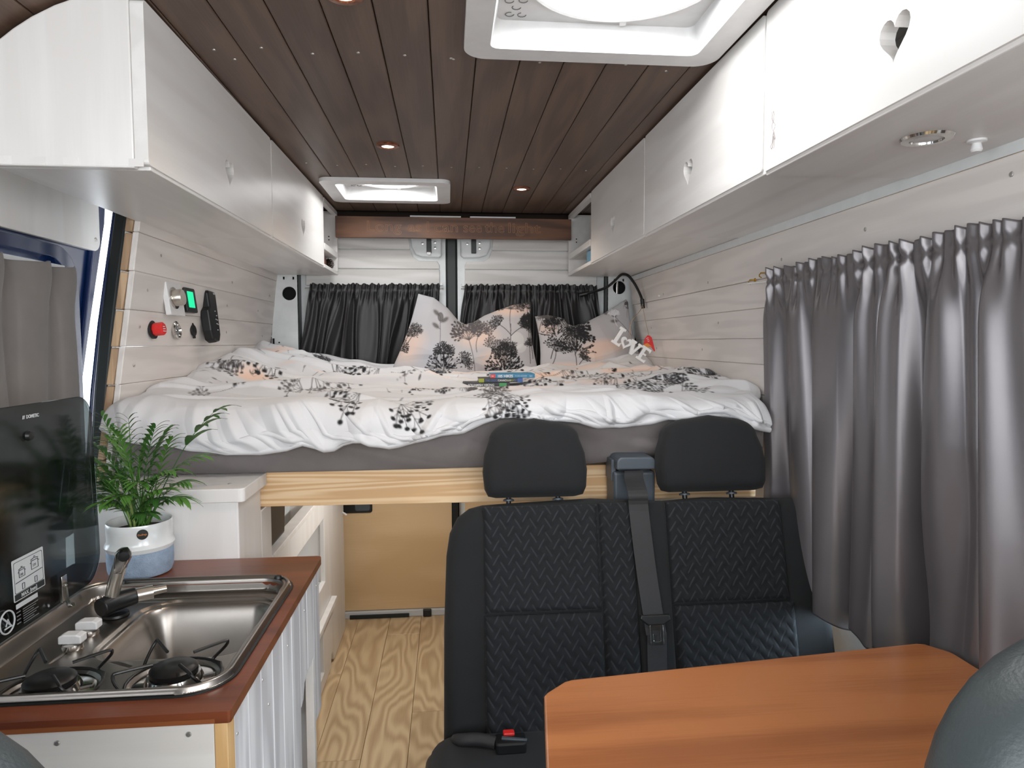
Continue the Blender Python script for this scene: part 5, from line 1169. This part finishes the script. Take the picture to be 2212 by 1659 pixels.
# open glass lid
LX = -.686
def LF(u, v, w): return (LX-(v-.81)*.02+w, u, v)
lid = G().prism([rr(.80, 1.374, .812, 1.170, [.02, .055, .045, .02], 8)], LF, -.004, 0).build('glass_lid', M['lidglass'], e, bevel=.001)
lfm = lambda y, z, up=.0: frameM(LF(y, z, .0006), (0, -1, 0) if False else (0, 1, 0), (-.02, 0, 1))
def lidtext(b, s_, y, z, mt=M['label'], bold=.0001): text('lid_print', b, s_, frameM(LF(y, z, .0004), (0, 1, 0), (-.02, 0, 1)), mt, lid, ext=.0001, bold=bold)
lidtext('DOMETIC', .0078, 1.170, 1.147, bold=.0003); text('lid_print', '///', .0075, frameM(LF(1.160, 1.147, .0004), (0, 1, 0), (-.02, 0, 1)), M['label'], lid, ext=.0001, bold=.0003)
G().lathe([(.0001, .006), (.007, .005), (.009, .0)], c=LF(1.173, 1.118, 0), ax=(1, 0, 0), n=20).build('lid_button', M['black'], lid, smooth=True)
# round vented strip with rows of fine dots
# instruction labels on the glass
G().prism([rr(1.108, 1.190, .860, .927, .002, 2)], LF, .0001, .0006).build('lid_label', M['label'], lid)
G().prism([rr(1.1115, 1.1865, .872, .9225, .003, 3), rr(1.1123, 1.1857, .8728, .9217, .003, 3)], LF, .0006, .0008).build('label_border', M['labelink'], lid)
G().prism([rr(1.110, 1.188, .8615, .8715, .001, 2)], LF, .0006, .0009).build('label_band', M['labelink'], lid)
text('lid_print', 'MAX. [mm]', .0085, frameM(LF(1.126, .8635, .0010), (0, 1, 0), (-.02, 0, 1)), M['label'], lid, ext=.0001, bold=.0002)
g = G()
def lline(pts, r=.0006): g.tube([LF(a_, b_, .0008) for a_, b_ in pts], r, 5)
for (cy_, cz_, s_) in ((1.131, .902, .8), (1.165, .906, 1.0)):
    lline([(cy_-.009*s_, cz_+.006*s_), (cy_-.009*s_, cz_-.008*s_), (cy_+.009*s_, cz_-.008*s_), (cy_+.009*s_, cz_+.006*s_), (cy_-.009*s_, cz_+.006*s_)]); lline([(cy_-.010*s_, cz_+.008*s_), (cy_, cz_+.010*s_), (cy_+.010*s_, cz_+.008*s_)]); lline([(cy_-.002, cz_+.012*s_), (cy_+.002, cz_+.012*s_)])
    lline([(cy_-.009*s_, cz_+.003*s_), (cy_-.012*s_, cz_+.003*s_)]); lline([(cy_+.009*s_, cz_+.003*s_), (cy_+.012*s_, cz_+.003*s_)])
lline([(1.114, .889), (1.184, .8925)])
for cy_ in (1.133, 1.166): lline([(cy_-.003, .884), (cy_-.003, .875), (cy_+.003, .875), (cy_+.003, .884), (cy_-.003, .884)])
g.build('label_drawings', M['labelink'], lid)
text('lid_print', '180', .0055, frameM(LF(1.126, .8975, .0008), (0, 1, 0), (-.02, 0, 1)), M['labelink'], lid, ext=.0001); text('lid_print', '220', .006, frameM(LF(1.1595, .902, .0008), (0, 1, 0), (-.02, 0, 1)), M['labelink'], lid, ext=.0001)
G().prism([rr(1.112, 1.168, .848, .8555, .0005, 1)], LF, .0001, .0006).build('lid_label', M['label'], lid)
g = G()
for i in range(7): g.prism([[(1.128+.0, .843-i*.0038), (1.168-(i % 3)*.006, .843-i*.0038), (1.168-(i % 3)*.006, .8418-i*.0038), (1.128, .8418-i*.0038)]], LF, .0001, .0004)
for i in range(4): g.prism([[(1.112, .843-i*.006), (1.122, .843-i*.006), (1.122, .8415-i*.006), (1.112, .8415-i*.006)]], LF, .0001, .0004)
g.build('fine_print', M['labelink'] if False else pm('faint_print', lin(120, 124, 126), .5), lid)
pc, pr_ = (1.0885, .8375), .0175
g = G(); g.tube([LF(pc[0]+pr_*math.cos(t*PI/20), pc[1]+pr_*math.sin(t*PI/20), .0006) for t in range(41)], .0013, 6); g.tube([LF(pc[0]-pr_*.7, pc[1]+pr_*.7, .0006), LF(pc[0]+pr_*.7, pc[1]-pr_*.7, .0006)], .0013, 6)
g.tube([LF(pc[0]-.007, pc[1]-.009, .0006), LF(pc[0]+.008, pc[1]-.009, .0006)], .0012, 5); g.tube([LF(pc[0]-.004, pc[1]-.006, .0006), LF(pc[0]+.002, pc[1]+.004, .0006), LF(pc[0]+.006, pc[1]-.005, .0006)], .0009, 5)
g.build('prohibition_symbol', M['label'], lid)
# ---- plant in its pot
px_, py_ = -.632, 1.420
e = empty('potted_palm', (px_, py_, .801), 'green parlour palm in a white and blue glazed pot on the worktop', 'plant')
G().lathe([(.050, 0), (.057, .002), (.0605, .012), (.0615, .030), (.0610, .0525)], c=(px_, py_, .8015), n=56).build('pot_base', M['potblue'], e, smooth=True, label='blue linen-textured lower half of the pot')
G().lathe([(.0610, .0525), (.0625, .056), (.0645, .061), (.0625, .066), (.0600, .072), (.0605, .095), (.0610, .105), (.0600, .1085), (.0575, .107), (.0565, .098), (.0565, .085), (.0001, .084)], c=(px_, py_, .8015), n=56).build('pot', M['pot'], e, smooth=True)
G().lathe([(.0560, .088), (.03, .091), (.0001, .090)], c=(px_, py_, .8015), n=30).build('soil', M['soil'], e, smooth=True)
sa = math.radians(-62); sc_ = Vector((px_+.0612*math.cos(sa), py_+.0612*math.sin(sa), .8015+.092)); sn = Vector((math.cos(sa), math.sin(sa), 0))
G().lathe([(.0102, 0), (.0102, .0010), (.0001, .0012)], c=sc_-sn*.0006, ax=sn, n=24).build('pot_sticker', M['black'], e)
text('pot_print', 'Gudings', .0050, frameM(sc_+sn*.0012+Vector((-sn.y, sn.x, 0))*-.0085-Vector((0, 0, .0016)), (-sn.y, sn.x, 0), (0, 0, 1)), M['orange'], e, ext=.0001)
rl = random.Random(21)
def frond(base, tip, lift, nleaf, ll, mat, lw=.0036, start=.42, broad=False):
    base, tip = Vector(base), Vector(tip); mid = (base+tip)/2+Vector((0, 0, lift)); pts = []
    for k in range(15):
        t = k/14; pts.append(base*(1-t)**2+mid*2*t*(1-t)+tip*t*t)
    g = G(); g.tube(pts, [.0014-.0009*k/14 for k in range(15)], 5)
    for i in range(nleaf):
        t = start+(1-start)*i/(nleaf-1); k = t*14; j = min(13, int(k)); p = pts[j].lerp(pts[j+1], k-j); d = (pts[j+1]-pts[j]).normalized()
        side = d.cross(Vector((0, 0, 1))); side = side.normalized() if side.length > .1 else Vector((1, 0, 0))
        for sg in (-1, 1):
            fw = .9+.5*t; L = 1.2*ll*(1-.45*abs(t-.62)/.5)*rl.uniform(.85, 1.1); dr = (side*sg*.9+d*fw+Vector((0, 0, rl.uniform(-.05, .25)))).normalized()
            nrm = dr.cross(side*sg).normalized() if dr.cross(side*sg).length > .05 else Vector((0, 0, 1)); wv = dr.cross(Vector((0, 0, 1)) if abs(dr.z) < .9 else Vector((1, 0, 0))).normalized()
            vs = []; ns = 5
            for q_ in range(ns+1):
                s_ = q_/ns; w_ = lw*(math.sin(PI*min(1, s_*.93+.07))**.8)*(1.0 if q_ < ns else 0.05); c_ = p+dr*L*s_+Vector((0, 0, -L*.46*s_*s_))
                vs += [c_-wv*w_, c_+Vector((0, 0, -.0006)), c_+wv*w_]
            fs = []
            for q_ in range(ns): b = q_*3; fs += [(b, b+1, b+4, b+3), (b+1, b+2, b+5, b+4)]
            g.add(vs, fs)
    return g.build('frond', mat, e, smooth=2)
zs_ = .888
def tip(px, py, Yd):      # frond tips given as (x offset, y offset, height)
    return (px_+px, py_+py, Yd)
tips = [((.150, .01, 1.128), .06, 4, .085, .0085, .60), ((.075, -.02, 1.075), .05, 7, .050, .0045, .45), ((-.02, -.05, 1.10), .07, 9, .050, .0038, .42), ((-.09, -.03, 1.065), .06, 10, .055, .0034, .4), ((-.12, .01, 1.01), .06, 10, .05, .0034, .4), ((-.105, -.04, .975), .05, 10, .05, .0036, .4), ((-.085, -.06, .955), .03, 8, .045, .0036, .4),
        ((-.10, -.02, 1.04), .05, 10, .05, .0036, .4), ((.03, -.06, 1.00), .06, 9, .05, .004, .4), ((.06, -.05, .965), .04, 8, .045, .004, .4), ((.095, -.01, .990), .05, 7, .048, .0042, .45), ((.10, -.03, .960), .05, 7, .045, .0042, .45), ((.045, -.07, .94), .03, 8, .04, .004, .35), ((-.03, -.08, .965), .04, 9, .045, .004, .35),
        ((-.14, 0, 1.03), .07, 11, .055, .0036, .4), ((-.05, -.07, 1.0), .06, 10, .055, .0042, .4), ((.085, -.05, 1.02), .06, 8, .055, .0045, .45), ((.12, .0, 1.04), .06, 7, .06, .005, .5), ((-.08, .02, 1.12), .05, 9, .05, .0036, .4), ((.0, -.07, .975), .05, 9, .05, .0044, .38), ((-.06, -.04, 1.075), .06, 10, .055, .0040, .4), ((.045, -.02, 1.10), .06, 9, .055, .0044, .42), ((-.11, -.05, .99), .05, 10, .055, .0040, .38), ((.07, -.06, .985), .04, 8, .05, .0046, .4),
        ((0, -.03, 1.12), .05, 8, .045, .0045, .5), ((.01, .02, 1.07), .05, 9, .05, .004, .4), ((-.05, .03, 1.09), .05, 9, .05, .0034, .4), ((.05, .03, 1.09), .06, 9, .05, .0034, .4), ((-.06, -.05, 1.02), .05, 10, .05, .0036, .4), ((.02, -.04, 1.045), .05, 9, .05, .0036, .4), ((-.075, -.01, .985), .04, 9, .045, .0038, .4), ((.03, -.03, .945), .03, 7, .04, .004, .4), ((-.045, -.06, .94), .03, 8, .04, .004, .4), ((.065, -.06, 1.01), .04, 8, .05, .004, .4), ((-.015, -.03, 1.00), .05, 9, .05, .004, .4), ((-.13, -.02, .955), .06, 9, .045, .0034, .45)]
for i, (tp_, lf_, n_, ll_, lw_, st_) in enumerate(tips):
    a_ = rl.uniform(0, 6.28); r_ = rl.uniform(.004, .020)
    if tp_[0] < -.04: tp_ = (tp_[0], max(tp_[1], .0)+.012, tp_[2])
    frond((px_+r_*math.cos(a_), py_+r_*math.sin(a_), zs_), tip(*tp_), lf_, n_, ll_, M['leaf'] if i % 3 else M['leafd'], lw_, st_)
g = G()
for i in range(12):
    a_ = rl.uniform(0, 6.28); r_ = rl.uniform(.004, .022); g.tube([(px_+r_*math.cos(a_), py_+r_*math.sin(a_), zs_-.002), (px_+r_*1.3*math.cos(a_), py_+r_*1.3*math.sin(a_), zs_+.035), (px_+r_*2.2*math.cos(a_), py_+r_*2.2*math.sin(a_), zs_+.075)], [.0022, .0018, .0010], 6)
g.build('stems', M['stem'], e, smooth=True)

# ================================================================== BENCH SEAT
B0 = Vector((0, 1.385, .455)); UP = Vector((0, .118, .448)).normalized(); NR = Vector((0, -UP.z, UP.y))
def SF(x, h, n): p = B0+UP*h+NR*n; return (x, p.y, p.z)
e = empty('bench_seat', (.43, 1.45, 0), 'black double bench seat with patterned backrest below the bed', 'seat')
outl = rr(-.018, .885, -.04, .462, [.02, .02, .05, .085], 8)
outl = [(-.016, -.04), (.885, -.04)]+[(.885, .2), (.883, .38)]+[(.86+.02*math.cos(t*PI/10), .44+.02*math.sin(t*PI/10)) for t in range(6)]+[(.60, .468), (.50, .462), (.40, .468), (.33, .472), (.16, .466), (.075, .462), (.045, .455), (.018, .435), (.000, .400), (-.008, .35), (-.014, .2)]
G().pad(outl, lambda u, v, w: SF(u, v, w-.055), .11, .032, dome=0, k=6).build('backrest', M['seat'], e, smooth=2)
def seatpanel(x0, x1, h0, h1, name='backrest_panel', n0=.0, puff=.013, topround=False, a=.0014):
    res = .0016; nu = int((x1-x0)/res); nv = int((h1-h0)/res)
    u = np.linspace(0, 1, nu)[:, None]; v = np.linspace(0, 1, nv)[None, :]; X = x0+(x1-x0)*u+0*v; Hh = h0+(h1-h0)*v+0*u
    ed = np.minimum(np.minimum(X-x0, x1-X), np.minimum(Hh-h0, h1-Hh)); ed = np.clip(ed/.014, 0, 1); prof_ = np.sqrt(1-(1-ed)**2)
    # woven pattern: alternating slanted dashes on a staggered lattice
    cw, ch = .034, .031
    s_ = np.zeros_like(X)
    for off, sg in ((0, 1), (.5, -1)):
        cx_ = (X/cw+off); ix = np.round(cx_); cy_ = (Hh/ch+off+.0*ix); iy = np.round(cy_)
        du = (cx_-ix)*cw; dv_ = (cy_-iy)*ch; ang = sg*math.radians(58); a_ = du*math.cos(ang)+dv_*math.sin(ang); b_ = -du*math.sin(ang)+dv_*math.cos(ang)
        s_ = np.maximum(s_, np.clip(1-np.abs(b_)/.0019, 0, 1)*np.clip((.0150-np.abs(a_))/.004, 0, 1))
    n_ = n0+puff*prof_-a*s_*1.2+.0012*np.sin(X*2*PI/cw)*np.sin(Hh*2*PI/ch)
    B_ = np.array(B0); U_ = np.array(UP); N_ = np.array(NR)
    P_ = B_+U_*Hh[..., None]+N_*n_[..., None]; P_[..., 0] = X
    base = np.array(lin(30, 32, 35)[:3]); hi_ = np.array(lin(66, 68, 72)[:3]); c_ = base+(hi_-base)*(s_*.75)[..., None]
    return npgrid(name, P_, M['seatprint'], e, c_)
seatpanel(.076, .338, .226, .458); seatpanel(.074, .338, -.03, .222)
seatpanel(.341, .418, -.03, .460); seatpanel(.500, .775, .232, .458); seatpanel(.503, .785, -.03, .228)
G().prism([rr(.42, .497, -.03, .462, .01, 3)], SF, -.002, .010).build('centre_strip', M['seat'], e, bevel=.006, seg=3)
# cushion and base
G().pad(rr(-.045, .875, .93, 1.40, .05, 5), lambda u, v, w: (u, v, .372+w), .150, .045, dome=.006).build('seat_cushion', M['seat'], e, smooth=2)
G().box(.02, .84, .99, 1.46, .02, .295).build('seat_base', M['black'], e, bevel=.01)
G().pad(rr(-.055, .03, 1.00, 1.40, .03, 4), lambda u, v, w: (u, v, .33+w), .16, .03).build('side_shield', M['black'], e, smooth=2)
g = G(); g.box(.10, .14, 1.0, 1.42, 0, .02); g.box(.70, .74, 1.0, 1.42, 0, .02); g.build('floor_rail', M['steel2'], e)
def headrest(x0, x1, h0, h1):
    w = x1-x0; c = (x0+x1)/2
    ol = [(x0+.004, h0+.02), (x0+.012, h0+.004), (x0+.03, h0), (x1-.03, h0), (x1-.012, h0+.004), (x1-.004, h0+.02), (x1, h0+.06), (x1-.004, h0+.10)]
    for t in range(9):
        a_ = PI/2*t/8; ol.append((x1-.016-.065+.065*math.cos(a_), h1-.050+.042*math.sin(a_)))
    ol += [(c, h1)]
    for t in range(9):
        a_ = PI/2+PI/2*t/8; ol.append((x0+.016+.065+.065*math.cos(a_), h1-.050+.042*math.sin(a_)))
    ol += [(x0+.004, h0+.10), (x0, h0+.06)]
    hr = G().pad(ol, lambda u, v, w_: SF(u, v, w_-.030), .085, .030, dome=.006, k=6).build('headrest', M['seat'], e, smooth=2)
    for xx in (c-.062, c+.055):
        G().tube([SF(xx, h0-.05, -.045), SF(xx, h0+.02, -.045)], .006, 10).build('post', M['black'], hr, smooth=True)
        G().lathe([(.013, 0), (.013, .004), (.008, .006)], c=SF(xx, h0-.008, -.045), ax=UP, n=18).build('post_guide', M['greyplastic'], hr, smooth=True)
headrest(.078, .322, .478, .662); headrest(.494, .757, .482, .664)
# belt with retractor tower and tongue
def rt(name, mat, pts, y0, y1, bev): return G().prism([pts], XZ, y0, y1).build(name, mat, e, bevel=bev, seg=3)
tw_ = rt('belt_tower', M['greyplastic'], [(.400, .86), (.503, .86), (.503, .955), (.398, .955)], 1.585, 1.665, .008)
G().prism([rr(.402, .498, .962, .993, [.004, .004, .014, .014], 4)], XZ, 1.57, 1.665).build('tower_cap', M['greyplastic'], tw_, bevel=.005, seg=3)
G().prism([rr(.412, .490, .948, .964, .002, 2)], XZ, 1.592, 1.66).build('tower_slot', M['black'], tw_)
G().prism([rr(.396, .408, .93, .982, .002, 2)], XZ, 1.60, 1.66).build('tower_side', M['greyplastic'], tw_, bevel=.002)
def ribbon(name, pts, w, th, mat, skew=0):
    g = G(); vs = []; pts = [Vector(p) for p in pts]
    for p in pts: vs += [(p.x-w/2, p.y, p.z), (p.x+w/2, p.y, p.z+skew), (p.x+w/2, p.y+th, p.z+skew), (p.x-w/2, p.y+th, p.z)]
    n = len(pts); fs = [(0, 1, 2, 3), (4*n-4, 4*n-3, 4*n-2, 4*n-1)]
    for i in range(n-1):
        for k in range(4): fs.append((4*i+k, 4*i+(k+1) % 4, 4*i+4+(k+1) % 4, 4*i+4+k))
    return g.add(vs, fs).build(name, mat, e, bevel=.0005, seg=1)
def bp(x, h, n=.020): return SF(x, h, n)
ribbon('belt_strap', spline([(.446, 1.588, .955), (.440, 1.555, .962), (.433, 1.53, .950), bp(.428, .478, .030), bp(.430, .44, .022), bp(.440, .30, .019), bp(.452, .17, .022)], 5), .046, .0016, M['belt'])
ribbon('belt_strap', spline([bp(.455, .175, .018), bp(.452, .10, .014), bp(.450, -.02, .014)], 4), .044, .0016, M['belt'])
tg = G().prism([[(-.032, .008), (.034, .008), (.036, -.004), (.018, -.014), (-.016, -.014), (-.034, .0)]], lambda u, v, w: SF(.450+u, .205+v, .024+w), -.004, .004).build('belt_tongue_grip', M['black'], e, bevel=.003, seg=3)
G().prism([rr(-.013, .017, -.058, -.012, .005, 3), rr(-.006, .010, -.050, -.026, .003, 3)], lambda u, v, w: SF(.450+u, .207+v, .026+w), -.0012, .0012).build('belt_tongue', M['steel2'], tg, bevel=.0006)
# buckle on the cushion
bk = G().prism([rr(.088, .150, 1.285, 1.325, .006, 3)], XY, .448, .472).build('buckle', M['black'], e, bevel=.004, seg=3)
G().prism([rr(.105, .128, 1.312, 1.328, .003, 3)], XY, .470, .477).build('release_button', M['red'], bk, bevel=.002)
G().prism([[(.100, 1.300), (.150, 1.290), (.152, 1.296), (.102, 1.309)]], XY, .471, .475).build('buckle_edge', M['greyplastic'], bk, bevel=.001)
G().tube(spline([(.010, 1.36, .440), (.020, 1.335, .455), (.055, 1.325, .460), (.090, 1.312, .459)], 5), .013, 10).build('buckle_strap', M['belt'], e, smooth=True)

# ================================================================== TABLE
e = empty('table', (.48, .85, 0), 'amber-brown stained wooden table with clipped corners beside the bench', 'table')
top_ = [(.126, .935-.0), (.171, .973), (.794, 1.039), (.820, 1.000), (.820, .50), (.06, .50)]
top_ = [(.134, .933), (.140, .942), (.170, .970), (.182, .975), (.785, 1.038), (.797, 1.034), (.818, 1.004), (.820, .995), (.820, .57), (.088, .57)]
G().prism([top_], XY, .738, .760).build('tabletop', M['table'], e, bevel=.003, seg=3)
G().tube([(.50, .72, .0), (.50, .72, .737)], .030, 20).build('leg', M['steel2'], e, smooth=True)
G().lathe([(.10, 0), (.10, .006), (.04, .012), (.032, .03)], c=(.50, .72, 0), n=28).build('foot_plate', M['steel2'], e, smooth=True)

# ================================================================== FRONT SEATS (only shoulders in the frame)
def frontseat(label, cx, y, w, h, th=.12, turn=0):
    e = empty('front_seat', (cx, y, 0), label, 'seat', 'grey-green front seats by the camera')
    ol = [(-w/2+.02, .50), (w/2-.02, .50), (w/2, .62), (w/2, h-.16)]
    for t in range(1, 9):
        a_ = PI/2*t/8; ol.append((w/2-.15+.15*math.cos(a_), h-.155+.155*math.sin(a_)))
    for t in range(0, 9):
        a_ = PI/2+PI/2*t/8; ol.append((-w/2+.15+.15*math.cos(a_), h-.155+.155*math.sin(a_)))
    ol += [(-w/2, .62)]
    Rm = Matrix.Rotation(turn, 3, 'Z')
    def F(u, v, q_):
        p = Rm @ Vector((u, q_, 0)); return (cx+p.x, y+p.y+.12*(v-.5)*0, v)
    b = G().pad(ol, F, th, .05, dome=.01, k=7).build('backrest', M['leather'], e, smooth=2)
    sl = []
    for (u, v) in ol[2:-1]: sl.append(F(u*.93, .5+(v-.5)*.965, th/2+.002))
    G().tube(spline([F(u*.80, .5+(v-.5)*.90, -th/2-.0105) for u, v in ol[2:-1]], 3), .0022, 6).build('seam', M['leather'], b, smooth=True)
    G().pad(rr(-w/2+.01, w/2-.01, -.42, .08, .07, 5), lambda u, v, q_: tuple(Vector((cx, y, .42+q_))+Rm @ Vector((u, v-.02, 0))), .16, .05).build('cushion', M['leather'], e, smooth=2)
    G().lathe([(.19, 0), (.19, .05), (.12, .08), (.12, .34)], c=(cx, y-.2, 0), n=28).build('pedestal', M['black'], e, smooth=True)
frontseat('dark grey front seat shoulder at the bottom left corner, before the kitchen', -.517, .47, .515, 1.024)
frontseat('grey-green front seat shoulder at the bottom right corner, before the table', .655, .49, .51, 1.030)
